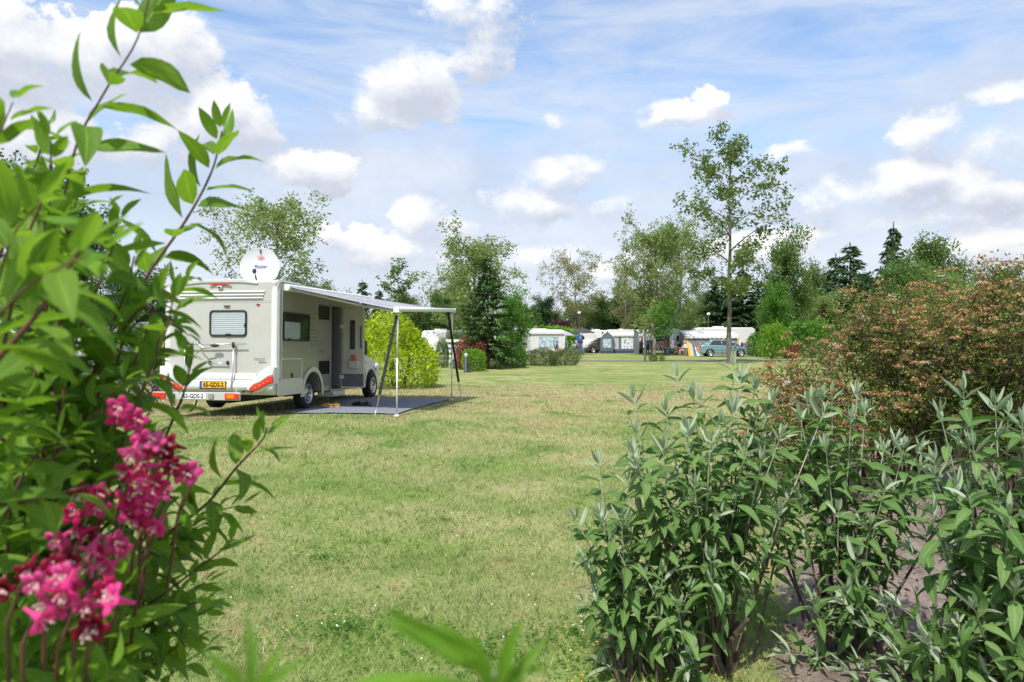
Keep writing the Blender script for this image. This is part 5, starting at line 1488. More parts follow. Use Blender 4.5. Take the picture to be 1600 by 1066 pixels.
person('person in a teal top seated under the edge of the dark parasol', GP(893, 69), R(-70), 'sit', 'cloth_teal', 'cloth_white', 'hair_brown', gp)
person('person in a red top seated at the end of the willow shrubs', GP(899, 67), R(-100), 'sit', 'cloth_red', 'cloth_black', 'hair_grey', gp)
person('person in dark blue standing against the blue cabin', GP(907, 71), R(-30), 'stand', 'cloth_navy', 'cloth_blue', 'hair_brown')
# posts and lamps
def post(label, px, Y, h, r, m, name='bollard', cat='bollard', top=None, group=None):
    o = thing(name, label, cat, GP(px, Y), 0, group)
    MB().lathe([(r * 1.25, 0), (r * 1.25, .05), (r, .07), (r, h), (r * .8, h + .01), (.001, h + .015)], 14).build('post', m, o)
    if top == 'socket':
        MB().lathe([(r * 1.08, h - .10), (r * 1.08, h + .02), (r * .8, h + .06), (.001, h + .07)], 14).build('cap', 'aluminium', o)
        MB().box(r * .7, r * 1.5, -.09, .09, h * .25, h * .55).build('socket_box', 'black_plastic', o, bevel=.01)
    if top == 'globe':
        MB().ball((0, 0, h + .16), (.20, .20, .18), 14, 8).build('globe', 'lamp_globe', o); MB().lathe([(.10, h), (.16, h + .04), (.10, h + .06)], 12).build('collar', m, o)
    if top == 'cap':
        MB().lathe([(r * 1.3, h), (r * 1.3, h + .10), (.001, h + .14)], 12).build('cap', m, o)
    return o
post('dark utility bollard with silver cap beside the red leaved shrub', 728, 34.6, .84, .085, 'bollard_dark', 'utility_bollard', 'bollard', 'socket')
post('short black post just behind the utility bollard', 733, 35.2, .32, .05, 'black_plastic', 'ground_post', 'post', 'cap')
post('slim dark lamp post on the lawn before the grey awning', 1008, 50.5, 2.15, .075, 'bollard_dark', 'lamp_post', 'lamp post', 'cap')
post('white globe street lamp above the dark parasol', 905, 84, 4.3, .05, 'bollard_dark', 'street_lamp', 'street lamp', 'globe', 'globe street lamps')
post('white globe street lamp above the roofs behind the canopy', 1107, 82, 4.1, .05, 'bollard_dark', 'street_lamp', 'street lamp', 'globe', 'globe street lamps')
post('white globe street lamp seen through the weigela leaves', 202, 44, 2.6, .05, 'bollard_dark', 'street_lamp', 'street lamp', 'globe', 'globe street lamps')
post('thin grey marker post before the bright green shrubs', 1191, 58, 1.1, .03, 'canvas_pale_grey', 'marker_post', 'post', 'cap')
# lattice and caravan between the golden bush and the red shrub
caravan('white caravan seen past the awning legs beside the white lattice', GP(692, 62), R(70), 4.0, H=2.25)
lt = thing('lattice_fence', 'white wooden lattice fence behind the storm strap', 'fence', GP(708, 43), R(10))
for x in (-.85, -.42, 0, .42, .85): MB().box(x - .04, x + .04, -.03, .03, 0, 1.55).build('post', 'lattice_white', lt)
for i in range(5): MB().box(-.95, .95, -.055, -.031, .18 + .30 * i, .34 + .30 * i).build('slat', 'lattice_white', lt)
# pitches seen through the weigela
caravan('white caravan behind the hedge with the walking person', GP(36, 34), R(8), 6.0, stripe='ink_grey')
tent('awning_tent', 'white awning tent with dark edged roof behind the hedge', GP(8, 30.5), R(8), 4.4, 2.2, 2.0, 2.45, 'canvas_white', 'canvas_pale_grey', 'canvas_grey', [(-1.2, .4, .8, 1.7, 'canvas_pale_grey')])
tent('canopy', 'pale lavender sun canopy beside the dark edged tent', GP(112, 36), R(5), 3.2, 2.6, 2.2, 2.35, 'canvas_lavender', 'canvas_lavender', 'canvas_lavender', front=False, sides=False, cat='canopy')
caravan('white caravan behind the silver blue car', GP(205, 44), R(4), 5.6)
car('silver blue car parked behind the hedge', GP(155, 37), R(6), 'car_silver_blue')
person('person in an orange top walking past the white caravan', GP(26, 27.5), R(-90), 'walk', 'cloth_orange', 'cloth_black', 'hair_grey')


# ------------------------------------------------------------------ trees and shrubs of the camp
proto('young_oak', lambda: deciduous(21, 14.2, .30, 3.0, 19, .20, 760, 9, .26, .135, 'oval', wob=.004), 'bark_grey', 'oak_leaf')
proto('airy_a', lambda: deciduous(31, 11, .22, 3.0, 24, .19, 1050, 10, .34, .14, 'oval', flat=.9), 'bark_pale', 'airy_leaf')
proto('airy_b', lambda: deciduous(37, 11, .24, 2.6, 22, .19, 850, 9, .32, .14, 'vase', flat=1.0), 'bark_pale', 'airy_leaf')
proto('airy_c', lambda: deciduous(41, 11, .18, 2.9, 26, .20, 1250, 10, .32, .15, 'oval', flat=.9), 'bark_pale', 'airy_leaf')
proto('dense_a', lambda: deciduous(51, 10, .14, 3.2, 28, .27, 1600, 11, .50, .16, 'oval', flat=.7), 'bark_brown', 'mid_leaf')
proto('dense_b', lambda: deciduous(53, 10, .10, 2.7, 28, .27, 1500, 11, .48, .15, 'column', flat=.9), 'bark_brown', 'mid_leaf')
proto('thin', lambda: deciduous(57, 7, .16, .85, 14, .20, 170, 8, .20, .06, 'column', flat=1.3), 'bark_brown', 'mid_leaf')
proto('sapling', lambda: deciduous(59, 4.6, .46, 1.1, 12, .16, 230, 9, .22, .045, 'oval', flat=.8), 'bark_brown', 'fresh_leaf')
proto('spruce_a', lambda: conifer(61, 8, 2.3, .34, 1.0, bare=.06), 'bark_brown', 'spruce_needle')
proto('spruce_b', lambda: conifer(63, 10, 2.3, .42, .85, bare=.03), 'bark_brown', 'spruce_needle')
proto('spruce_c', lambda: conifer(67, 10, 2.0, .40, .75, bare=.03, droop=-.30), 'bark_brown', 'spruce_needle')
proto('spruce_big', lambda: conifer(69, 6.6, 2.0, .25, 1.25, bare=.12, droop=-.14), 'bark_brown', 'spruce_fresh')
proto('bush_a', lambda: shrub(71, 1.0, 1.0, 1.0, .10, 3600, aspect=.55), 'twig_brown', 'fresh_leaf')
proto('bush_b', lambda: shrub(73, 1.0, 1.0, 1.0, .085, 6500, aspect=.34, upright=.9, lump=.35), 'twig_brown', 'willow_leaf')
proto('bush_gold', lambda: shrub(79, 1.45, 1.35, 2.45, .15, 6200, 20, .62, .22, .42, .75), 'twig_brown', 'golden_leaf')
proto('hedge', lambda: shrub(83, 3.6, .8, 1.25, .085, 8200, 26, .5, .2, .5, .4), 'twig_brown', 'hedge_leaf')

def T(key, px, Y, top, name, label, cat='tree', wd=1.0, rz=0.0, crown_mat=None, group=None, wood='trunk'):
    """a plant standing at depth Y with its top at the photograph's height"""
    p = G(px, Y)
    H = EYE + (528 - top) / F * Y - p.z
    if key in ('bush_a', 'bush_b'): wd *= .62
    return plant(key, name, label, cat, tuple(p), H, rz, wd, group, wood, 'crown' if wood == 'trunk' else 'leaves', crown_mat)

far = 'trees around the camp'
T('young_oak', 1140, 46.5, 205, 'oak_tree', 'tall slender young oak with bare grey trunk alone on the lawn', wd=1.14, rz=.4)
T('airy_a', 430, 47, 300, 'birch_tree', 'airy pale green tree behind the satellite dish', wd=1.25, rz=1.0, group=far)
T('airy_c', 742, 58, 348, 'poplar_tree', 'large airy olive tree rising behind the dark spruce', wd=1.45, rz=2.2, group=far)
T('airy_b', 898, 90, 388, 'poplar_tree', 'open rusty tinged tree behind the dark parasol', wd=1.22, crown_mat='airy_rusty_leaf', rz=.3, group=far)
T('airy_c', 1022, 67, 328, 'poplar_tree', 'tall airy tree rising over the slate blue tent', wd=1.05, rz=.9, group=far)
T('airy_a', 1062, 72, 345, 'poplar_tree', 'airy tree standing behind the young oak on the canopy side', wd=1.0, rz=3.3, crown_mat='airy_leaf', group=far)
T('airy_b', 978, 84, 392, 'poplar_tree', 'pale tree between the rusty tree and the dark spruces', wd=.85, rz=4.0, crown_mat='airy_rusty_leaf', group=far)
T('dense_a', 60, 36, 262, 'maple_tree', 'large dark tree behind the weigela over the white caravan', wd=.95, rz=.5, crown_mat='dark_leaf', group=far)
T('airy_a', 128, 40, 318, 'birch_tree', 'thin topped tree at the edge of the dark tree behind the weigela', wd=.7, rz=2.5, crown_mat='mid_leaf', group=far)
T('dense_b', 205, 58, 418, 'maple_tree', 'dark bushy tree beyond the globe lamp behind the weigela', wd=1.5, rz=1.5, crown_mat='dark_leaf', group=far)
T('dense_a', 290, 66, 440, 'maple_tree', 'green tree showing just over the motorhome roof', wd=1.2, rz=1.1, group=far)
T('dense_a', 500, 62, 442, 'maple_tree', 'rounded tree low behind the awning cassette', wd=1.2, rz=4.1, group=far)
T('spruce_c', 566, 92, 438, 'pine_tree', 'bluish dark conifer nearest the awning cloth', wd=1.25, rz=.6, group=far)
T('spruce_c', 592, 95, 452, 'pine_tree', 'lower bluish conifer beside the thin tall tree', wd=1.2, rz=1.6, group=far)
T('thin', 621, 64, 404, 'ash_tree', 'thin tall tree with sparse tufts above the awning', wd=1.35, rz=.2, group=far)
T('dense_b', 634, 66, 452, 'ash_tree', 'leafy base growth around the thin tall tree', wd=1.0, rz=3.2, crown_mat='airy_leaf', group=far)
T('dense_a', 690, 66, 455, 'maple_tree', 'mid green tree behind the far awning leg', wd=1.0, rz=5.2, group=far)
T('dense_b', 660, 74, 480, 'maple_tree', 'low dark tree between the golden bush and the awning leg', wd=1.3, rz=2.6, crown_mat='dark_leaf', group=far)
T('spruce_big', 762, 38.5, 398, 'spruce_tree', 'full dark spruce with fresh light tips beside the red leaved shrub', wd=.98, rz=.3)
T('dense_b', 800, 43, 452, 'hazel_tree', 'bright green leafy tree growing into the spruce', wd=.85, rz=.8, crown_mat='fresh_leaf')
T('dense_a', 850, 94, 462, 'maple_tree', 'dark rounded tree behind the white tent', wd=1.0, rz=2.0, crown_mat='dark_leaf', group=far)
T('dense_a', 822, 90, 476, 'maple_tree', 'low green tree between the hazel and the dark rounded tree', wd=1.0, rz=4.4, group=far)
T('bush_a', 877, 88, 500, 'copper_shrub', 'dark purple leaved shrub behind the lavender parasol', 'shrub', wd=.6, crown_mat='copper_leaf', wood='stems')
T('bush_a', 868, 84, 509, 'hedge_shrub', 'light green hedge piece under the purple shrub', 'shrub', wd=1.6, crown_mat='lime_leaf', wood='stems')
T('dense_a', 936, 96, 462, 'maple_tree', 'broad mid green tree behind the windbreak', wd=1.1, rz=.7, group=far)
T('spruce_a', 972, 98, 440, 'spruce_tree', 'dark spruce behind the pointed porch', wd=1.59, rz=1.0, group=far)
T('spruce_b', 996, 101, 448, 'spruce_tree', 'second dark spruce over the slate blue tent', wd=1.59, rz=2.0, group=far)
T('spruce_a', 950, 104, 470, 'spruce_tree', 'smaller dark spruce under the rusty pale tree', wd=1.89, rz=2.9, group=far)
T('dense_b', 1044, 92, 460, 'maple_tree', 'bright leafy tree above the white canopy', wd=1.2, rz=.9, crown_mat='fresh_leaf', group=far)
T('dense_a', 1084, 96, 468, 'maple_tree', 'yellow green tree over the caravan roofs', wd=1.0, rz=3.9, crown_mat='airy_leaf', group=far)
T('spruce_a', 1128, 94, 428, 'spruce_tree', 'dark spruce behind the oak trunk, canopy side', wd=1.67, rz=.2, group=far)
T('spruce_b', 1160, 92, 420, 'spruce_tree', 'black green spruce just past the oak trunk', wd=1.74, rz=1.2, group=far)
T('spruce_a', 1190, 98, 440, 'spruce_tree', 'dark spruce closest to the tall pale green tree', wd=1.59, rz=2.7, group=far)
T('dense_b', 1228, 70, 362, 'hornbeam_tree', 'tall light green tree above the bright green shrubs', wd=.72, rz=.6, crown_mat='mid_leaf', group=far)
T('dense_a', 1212, 66, 440, 'hornbeam_tree', 'bright bushy tree beside the drying rack', wd=.7, rz=1.9, crown_mat='fresh_leaf', group=far)
T('dense_b', 1275, 92, 410, 'birch_tree', 'soft grey green tree between the tall light tree and the ragged spruce', wd=1.0, rz=2.3, group=far)
T('spruce_c', 1328, 84, 380, 'spruce_tree', 'ragged spruce with two open tops above the brown shrub', wd=1.45, rz=.6, group=far)
T('spruce_c', 1306, 86, 398, 'spruce_tree', 'lower ragged spruce joined to the taller ragged one', wd=1.30, rz=3.0, group=far)
T('spruce_b', 1396, 88, 350, 'spruce_tree', 'tallest pointed spruce above the brown shrub', wd=0.90, rz=.9, group=far)
T('dense_a', 1365, 82, 425, 'maple_tree', 'dark green tree at the foot of the tallest spruce', wd=1.2, rz=5.0, crown_mat='dark_leaf', group=far)
T('dense_a', 1452, 80, 372, 'maple_tree', 'broad dark crown beside the tallest spruce', wd=.95, rz=.1, group=far)
T('dense_b', 1415, 70, 405, 'willow_tree', 'mid green tree in front of the tallest spruce', wd=1.1, rz=1.4, crown_mat='mid_leaf', group=far)
T('dense_a', 1478, 66, 425, 'willow_tree', 'lighter green tree in front of the broad dark crown', wd=1.0, rz=2.8, crown_mat='airy_leaf', group=far)
T('dense_a', 1560, 96, 420, 'maple_tree', 'faint far tree over the brown shrub edge', wd=1.5, rz=.8, group=far)
T('dense_a', 1252, 78, 446, 'hornbeam_tree', 'rounded green tree filling the gap under the grey green birch', wd=1.1, rz=2.9, crown_mat='mid_leaf', group=far)
T('dense_b', 1290, 74, 455, 'hornbeam_tree', 'green tree low before the lower ragged spruce', wd=1.3, rz=.4, crown_mat='airy_leaf', group=far)
T('dense_a', 1005, 108, 458, 'maple_tree', 'green crown between the two spruces over the tents', wd=1.2, rz=1.4, crown_mat='mid_leaf', group=far)
T('dense_b', 905, 102, 470, 'maple_tree', 'green tree behind the globe lamp over the dark parasol', wd=1.5, rz=3.4, crown_mat='mid_leaf', group=far)
T('dense_a', 1105, 104, 455, 'maple_tree', 'green crown just left of the oak trunk behind the caravans', wd=1.1, rz=3.1, crown_mat='mid_leaf', group=far)
T('dense_a', 715, 72, 432, 'maple_tree', 'leafy tree at the awning side of the large olive tree', wd=.9, rz=.9, crown_mat='airy_leaf', group=far)
# shrubs
T('bush_gold', 620, 24.0, 488, 'golden_shrub', 'large glowing yellow green evergreen shrub beyond the motorhome', 'shrub', wd=1.06, wood='stems')
T('bush_a', 688, 27.5, 596, 'low_shrub', 'small grey green shrub at the foot of the golden shrub', 'shrub', wd=.9, crown_mat='willow_leaf', wood='stems')
T('bush_a', 738, 38, 528, 'photinia_shrub', 'red leaved shrub behind the utility bollard', 'shrub', wd=.78, crown_mat='photinia_leaf', wood='stems')
T('bush_a', 742, 36, 545, 'spindle_shrub', 'yellow green shrub in front of the red leaved shrub', 'shrub', wd=.85, crown_mat='lime_leaf', wood='stems')
T('bush_b', 692, 40, 528, 'climber', 'green climber before the white caravan end', 'shrub', wd=.35, crown_mat='mid_leaf', wood='stems')
T('bush_b', 713, 39, 560, 'low_shrub', 'low green growth under the lattice fence', 'shrub', wd=.9, crown_mat='mid_leaf', wood='stems')
T('bush_a', 804, 40, 540, 'laurel_shrub', 'fresh green shrub at the spruce foot', 'shrub', wd=.95, crown_mat='fresh_leaf', wood='stems')
T('bush_b', 772, 39.5, 548, 'low_shrub', 'dark low growth under the spruce boughs', 'shrub', wd=.8, crown_mat='mid_leaf', wood='stems')
T('bush_b', 848, 43, 543, 'willow_shrub', 'grey green willow shrub in front of the white tent window', 'shrub', wd=1.3, wood='stems')
T('bush_b', 880, 43.5, 542, 'willow_shrub', 'grey green willow shrub at the open lawn end of the pair', 'shrub', wd=1.35, rz=2, wood='stems')
T('sapling', 1035, 51, 470, 'alder_tree', 'thin sapling with fresh leaves beside the lamp post', wd=1.0, rz=.5)
T('sapling', 1018, 68, 445, 'alder_tree', 'thicker stemmed young tree behind the lamp post', wd=1.0, rz=2.5, crown_mat='airy_leaf')
T('bush_b', 1021, 51, 553, 'low_shrub', 'small tuft of growth at the sapling foot near the lamp post', 'shrub', wd=.9, wood='stems')
T('bush_b', 1034, 50.8, 555, 'low_shrub', 'yellowish tuft around the sapling stem', 'shrub', wd=.7, rz=1, crown_mat='lime_leaf', wood='stems')
T('bush_a', 1186, 63, 520, 'laurel_shrub', 'green shrub beside the hanging white towel', 'shrub', wd=.75, crown_mat='fresh_leaf', wood='stems')
T('bush_a', 1208, 58, 505, 'laurel_shrub', 'bright yellow green shrub beside the crimson shrub', 'shrub', wd=.62, crown_mat='lime_leaf', wood='stems', rz=1)
T('bush_a', 1236, 57.5, 540, 'barberry_shrub', 'small crimson shrub at the bright green shrub foot', 'shrub', wd=.9, crown_mat='crimson_leaf', wood='stems')
T('bush_a', 1262, 60, 500, 'laurel_shrub', 'green shrub behind the brown shrub edge', 'shrub', wd=.9, crown_mat='fresh_leaf', wood='stems', rz=2)
T('hedge', 118, 19.5, 556, 'hedge', 'low variegated grey green hedge behind the weigela', 'hedge', wd=1.15, rz=R(4), wood='stems')
T('bush_a', 252, 26, 508, 'skimmia_shrub', 'green shrub showing between the weigela and the motorhome', 'shrub', wd=.6, crown_mat='golden_leaf', wood='stems', rz=1)

# far wood closing the view behind the named trees
def far_wood():
    rng = np.random.default_rng(91); cs, ds = [], []
    n = 16000
    x = rng.uniform(-170, 170, n); y = 118 + rng.uniform(0, 14, n) + 20 * (np.abs(x) / 170) ** 2
    top = 5.6 + 1.3 * np.sin(x * .21) + 1.1 * np.sin(x * .53 + 1) + .8 * np.sin(x * 1.3)
    z = top * rng.random(n) ** .6
    c = np.stack([x, y, z], 1); d = unit(rng.normal(size=(n, 3)))
    l = rng.uniform(.5, 1.0, n)
    tag(link('far_wood', quads('far_wood', leaf_quads(rng, c, d, l, l * .7), 'mid_leaf')), 'distant belt of woodland beyond the pitches', kind='stuff')
far_wood()

# ------------------------------------------------------------------ brown headed spiraea shrubs on the near side
def spiraea(name, label, px, Y, rx, ry, H, n, nh, seed, bloom=True, leafm='spiraea_leaf'):
    rng = np.random.default_rng(seed); rd = random.Random(seed)
    p = G(px, Y); o = thing(name, label, 'shrub', tuple(p), 0, 'brown headed shrubs')
    wood = MB(); cs = []; ds = []; heads = []
    for i in range(58):
        a = rd.uniform(0, 6.283); q = rd.uniform(.15, 1.0)
        tip = Vector((rx * q * math.cos(a), ry * q * math.sin(a), H * (1.02 - .50 * q ** 2.2) * rd.uniform(.70, 1.12)))
        b = Vector((rx * .16 * math.cos(a), ry * .16 * math.sin(a), 0))
        pts = bez(b, Vector((tip.x * .45, tip.y * .45, tip.z * .85)), tip, 8)
        r0 = rd.uniform(.008, .016)
        wood.tube(pts, [r0 * (1 - .8 * k / 8) for k in range(9)], 5, cap=False)
        for k in range(2, 9):
            for _ in range(5):
                d = Vector((rd.gauss(0, 1), rd.gauss(0, 1), rd.gauss(.35, .6))).normalized()
                L = rd.uniform(.12, .42) * (H / 2)
                q2 = pts[k] + d * L
                wood.tube([pts[k], pts[k].lerp(q2, .5) + Vector((0, 0, .02)), q2], [.004, .003, .002], 3, cap=False)
                for f in (.35, .6, .8, 1.0): cs.append(tuple(pts[k].lerp(q2, f))); ds.append(tuple(d))
                if k > 5 and q2.z > pts[k].z - .05: heads.append(tuple(q2 + Vector((0, 0, .01))))
    cs, ds = np.array(cs), np.array(ds)
    ix = rng.choice(len(cs), n)
    c = cs[ix] + rng.normal(size=(n, 3)) * .045
    keep = c[:, 2] > .05; c = c[keep]; ix = ix[keep]
    d = unit(ds[ix] * .4 + rng.normal(size=(len(c), 3)) + [0, 0, .2])
    l = .036 * rng.uniform(.6, 1.3, len(c))
    wood.build('branches', 'bark_brown', o, fix=False)
    link('leaves', quads('spiraea_leaves', leaf_quads(rng, c, d, l, l * .6), leafm), o)['kind'] = 'stuff'
    if bloom:
        heads = np.array(heads); hi = rng.choice(len(heads), nh, replace=len(heads) < nh)
        hc = heads[hi]; k = 15
        c = np.repeat(hc, k, 0) + rng.normal(size=(nh * k, 3)) * [.024, .024, .009]
        d = unit(rng.normal(size=(nh * k, 3)) + [0, 0, .4]); l = rng.uniform(.010, .021, nh * k)
        link('flower_heads', quads('flower_heads', leaf_quads(rng, c, d, l, l * .9), 'spiraea_bloom'), o)['kind'] = 'stuff'
        nw = max(6, nh // 70); hc = heads[rng.choice(len(heads), nw)]; k = 22
        c = np.repeat(hc, k, 0) + rng.normal(size=(nw * k, 3)) * [.020, .020, .008]
        d = unit(rng.normal(size=(nw * k, 3)) + [0, 0, .4])
        link('white_flower_heads', quads('white_flower_heads', leaf_quads(rng, c, d, .018, .016), 'white_bloom'), o)['kind'] = 'stuff'
    return o
spiraea('spiraea_shrub', 'broad arching shrub covered in faded brown flower heads behind the buddleias', 1400, 7.6, 1.45, 1.3, 1.86, 24000, 2000, 101)
spiraea('spiraea_shrub', 'tall brown headed shrub at the picture edge with upright shoots', 1625, 6.8, 1.35, 1.2, 2.2, 22000, 1600, 103)
spiraea('spiraea_shrub', 'low arching shrub reaching over the lawn with brown heads', 1275, 7.4, .75, .8, 1.05, 8000, 620, 107)
spiraea('spiraea_shrub', 'light green shrub with few brown heads behind the two larger ones', 1490, 9.6, 1.5, 1.0, 2.2, 13000, 300, 109, leafm='lime_leaf')


# ------------------------------------------------------------------ near shrubs, leaf by leaf
def leaf_mesh(name, wid, droop, fold, m, peak=.42, wave=0.0, twist=0.0, seg=7, serr=0.0):
    """one leaf, 1 m long along +Y, upper side +Z"""
    us = (0, .25, .5, .75, 1)
    vs, uv, fs = [], [], []
    for i in range(seg + 1):
        v = i / seg
        w = wid * .5 * (math.sin(math.pi * min(1, v ** (math.log(.5) / math.log(peak)))) ** .85) * (1 - .25 * max(0, v - .75) / .25) + (.008 if 0 < v < 1 else .0)
        if v == 0: w = .006
        ang = droop * v
        y = math.sin(ang) / droop if droop else v
        z = (math.cos(ang) - 1) / droop if droop else 0
        for u in us:
            s = (u - .5) * 2
            x = s * w
            zz = z + fold * abs(s) * w + wave * math.sin(v * 9 + s * 2) * abs(s) * w
            tw = twist * v
            vs.append((x * math.cos(tw), y, zz + x * math.sin(tw))); uv.append((u, v))
    n = len(us)
    for i in range(seg):
        for k in range(n - 1): fs.append((i * n + k, i * n + k + 1, (i + 1) * n + k + 1, (i + 1) * n + k))
    me = bpy.data.meshes.new(name); me.from_pydata(vs, [], fs); me.materials.append(MATS[m])
    me.polygons.foreach_set('use_smooth', [True] * len(fs))
    ul = me.uv_layers.new(name='UVMap')
    for l in me.loops: ul.data[l.index].uv = uv[l.vertex_index]
    me.update()
    return me

WL = [leaf_mesh('leaf', .34, d, f, 'weigela_leaf', .42, w, tw) for d, f, w, tw in ((.5, .30, .1, .0), (.95, .42, .15, .15), (.25, .22, .12, -.15), (1.25, .30, .2, .1), (.7, .5, .05, -.25))]
WY = [leaf_mesh('leaf', .34, d, f, 'weigela_young', .42, w, tw) for d, f, w, tw in ((.3, .5, .1, .0), (-.3, .55, .05, .1), (.8, .35, .12, -.1))]
BL = [leaf_mesh('leaf', .29, d, f, 'buddleia_leaf', .38, w, tw, 8) for d, f, w, tw in ((.9, .30, .10, .1), (1.3, .22, .14, -.1), (.55, .34, .08, .2), (1.6, .26, .12, 0), (1.05, .42, .1, -.25))]
BY = [leaf_mesh('leaf', .21, d, f, 'buddleia_young', .40, w, tw, 7) for d, f, w, tw in ((.2, .7, .04, .1), (.55, .5, .06, -.1), (-.25, .8, .03, 0))]

BYL = leaf_mesh('leaf', .24, 1.5, .5, 'buddleia_yellow', .38, .3, .4, 8)
def leaf_matrix(base, d, up, L, roll=0.0):
    y = d.normalized(); x = y.cross(up)
    x = x.normalized() if x.length > 1e-4 else Vector((1, 0, 0))
    z = x.cross(y).normalized()
    if roll:
        q = Quaternion(y, roll); x = q @ x; z = q @ z
    M = Matrix.Identity(4)
    for i in range(3): M[i][0], M[i][1], M[i][2], M[i][3] = x[i] * L, y[i] * L, z[i] * L, base[i]
    return M

def show_size(p, L):
    """how large a leaf is in the photograph, nought outside the frame"""
    if p.y < .15: return 0
    px = 800 + F * p.x / p.y; py = 528 - F * (p.z - EYE) / p.y
    if not (-60 < px < 1660 and -60 < py < 1120): return 0
    return F * L / p.y

def hang_leaves(root, recs, cap=300, stuff='leaves'):
    """the largest in view as leaves of their own, the rest joined; recs: (mesh, matrix in the place, length)"""
    o = Vector(root.location)
    recs = sorted(recs, key=lambda r: -show_size(r[1].translation + (r[1].to_3x3() @ Vector((0, .5, 0))), r[2]))
    T0 = Matrix.Translation(-o)
    for me, M, L in recs[:cap]:
        l = bpy.data.objects.new('leaf', me); C.objects.link(l); l.parent = root; l.matrix_basis = T0 @ M
    rest = recs[cap:]
    if not rest: return
    by = {}
    for me, M, L in rest: by.setdefault(me.name, (me, []))[1].append(T0 @ M)
    allv, allf, allu, mats, mi, off = [], [], [], [], [], 0
    for me, Ms in by.values():
        nv = len(me.vertices); co = np.empty(nv * 3, np.float32); me.vertices.foreach_get('co', co); co = co.reshape(-1, 3)
        fi = np.array([list(p.vertices) for p in me.polygons]); uvl = me.uv_layers[0].data
        uvs = np.array([tuple(uvl[l].uv) for p in me.polygons for l in p.loop_indices], np.float32)
        A = np.array([[list(r) for r in M] for M in Ms], np.float32)
        V = np.einsum('nij,vj->nvi', A[:, :3, :3], co) + A[:, None, :3, 3]
        k = len(Ms)
        allv.append(V.reshape(-1, 3)); allf.append((fi[None] + (np.arange(k) * nv)[:, None, None] + off).reshape(-1, 4)); allu.append(np.tile(uvs, (k, 1)))
        m = me.materials[0]
        if m not in mats: mats.append(m)
        mi.append(np.full(k * len(fi), mats.index(m))); off += k * nv
    v = np.concatenate(allv); f = np.concatenate(allf).astype(np.int32); n = len(f)
    me = bpy.data.meshes.new(stuff); me.vertices.add(len(v)); me.vertices.foreach_set('co', v.ravel())
    me.loops.add(n * 4); me.loops.foreach_set('vertex_index', f.ravel())
    me.polygons.add(n); me.polygons.foreach_set('loop_start', np.arange(n, dtype=np.int32) * 4)
    for m in mats: me.materials.append(m)
    me.polygons.foreach_set('material_index', np.concatenate(mi).astype(np.int32)); me.polygons.foreach_set('use_smooth', np.ones(n, bool))
    ul = me.uv_layers.new(name='UVMap'); ul.data.foreach_set('uv', np.concatenate(allu).ravel())
    me.update(calc_edges=True)
    l = link(stuff, me, root); l['kind'] = 'stuff'

def along(pts):
    d = [0.0]
    for a, b in zip(pts[:-1], pts[1:]): d.append(d[-1] + (b - a).length)
    return d

def point_at(pts, ds, s):
    for i in range(len(pts) - 1):
        if ds[i + 1] >= s or i == len(pts) - 2:
            t = (s - ds[i]) / max(ds[i + 1] - ds[i], 1e-6)
            return pts[i].lerp(pts[i + 1], t), (pts[i + 1] - pts[i]).normalized()

def dress(pts, s0, recs, rd, Lmax, gap, meshes, young, kind, tipn=3):
    """opposite leaf pairs up a shoot, each pair turned a quarter from the last"""
    ds = along(pts); tot = ds[-1]
    s = tot; k = 0; phase = rd.uniform(0, 1.57)
    node = 0
    while s > s0:
        p, d = point_at(pts, ds, max(s - .001, 0))
        a = d.cross(Vector((0, 0, 1))); a = a.normalized() if a.length > .05 else Vector((1, 0, 0))
        b = a.cross(d).normalized()
        phase += math.pi / 2 + rd.uniform(-.25, .25)
        f = min(1.0, (node + .6) / (tipn + 1.0))
        for sgn in (1, -1):
            out = (a * math.cos(phase) + b * math.sin(phase)) * sgn
            if kind == 'buddleia':
                spread = .30 + 1.1 * f
                dirv = (d * (.95 - .80 * f) + out * spread + Vector((0, 0, .30 - .42 * max(0, (node - 3) / 6)))).normalized()
            else:
                dirv = (d * (.95 - .35 * f) + out * (.35 + .75 * f) + Vector((rd.gauss(0, .18), rd.gauss(0, .18), rd.gauss(.02, .2)))).normalized()
            L = Lmax * (.34 + .66 * f ** .8) * rd.uniform(.78, 1.12)
            if kind == 'buddleia' and node > 7: L *= .85
            if rd.random() < .06 * (node > 3): continue
            up = Vector((0, 0, 1)) if abs(dirv.z) < .85 else -out * -1
            me = BYL if (kind == 'buddleia' and node > 5 and rd.random() < .012) else rd.choice(young) if node < tipn - (0 if kind == 'buddleia' else 1) else rd.choice(meshes)
            recs.append((me, leaf_matrix(p + dirv * .006, dirv, up, L, rd.gauss(0, .35)), L))
        step = gap * (.35 + .65 * f) * rd.uniform(.85, 1.2)
        s -= step; node += 1

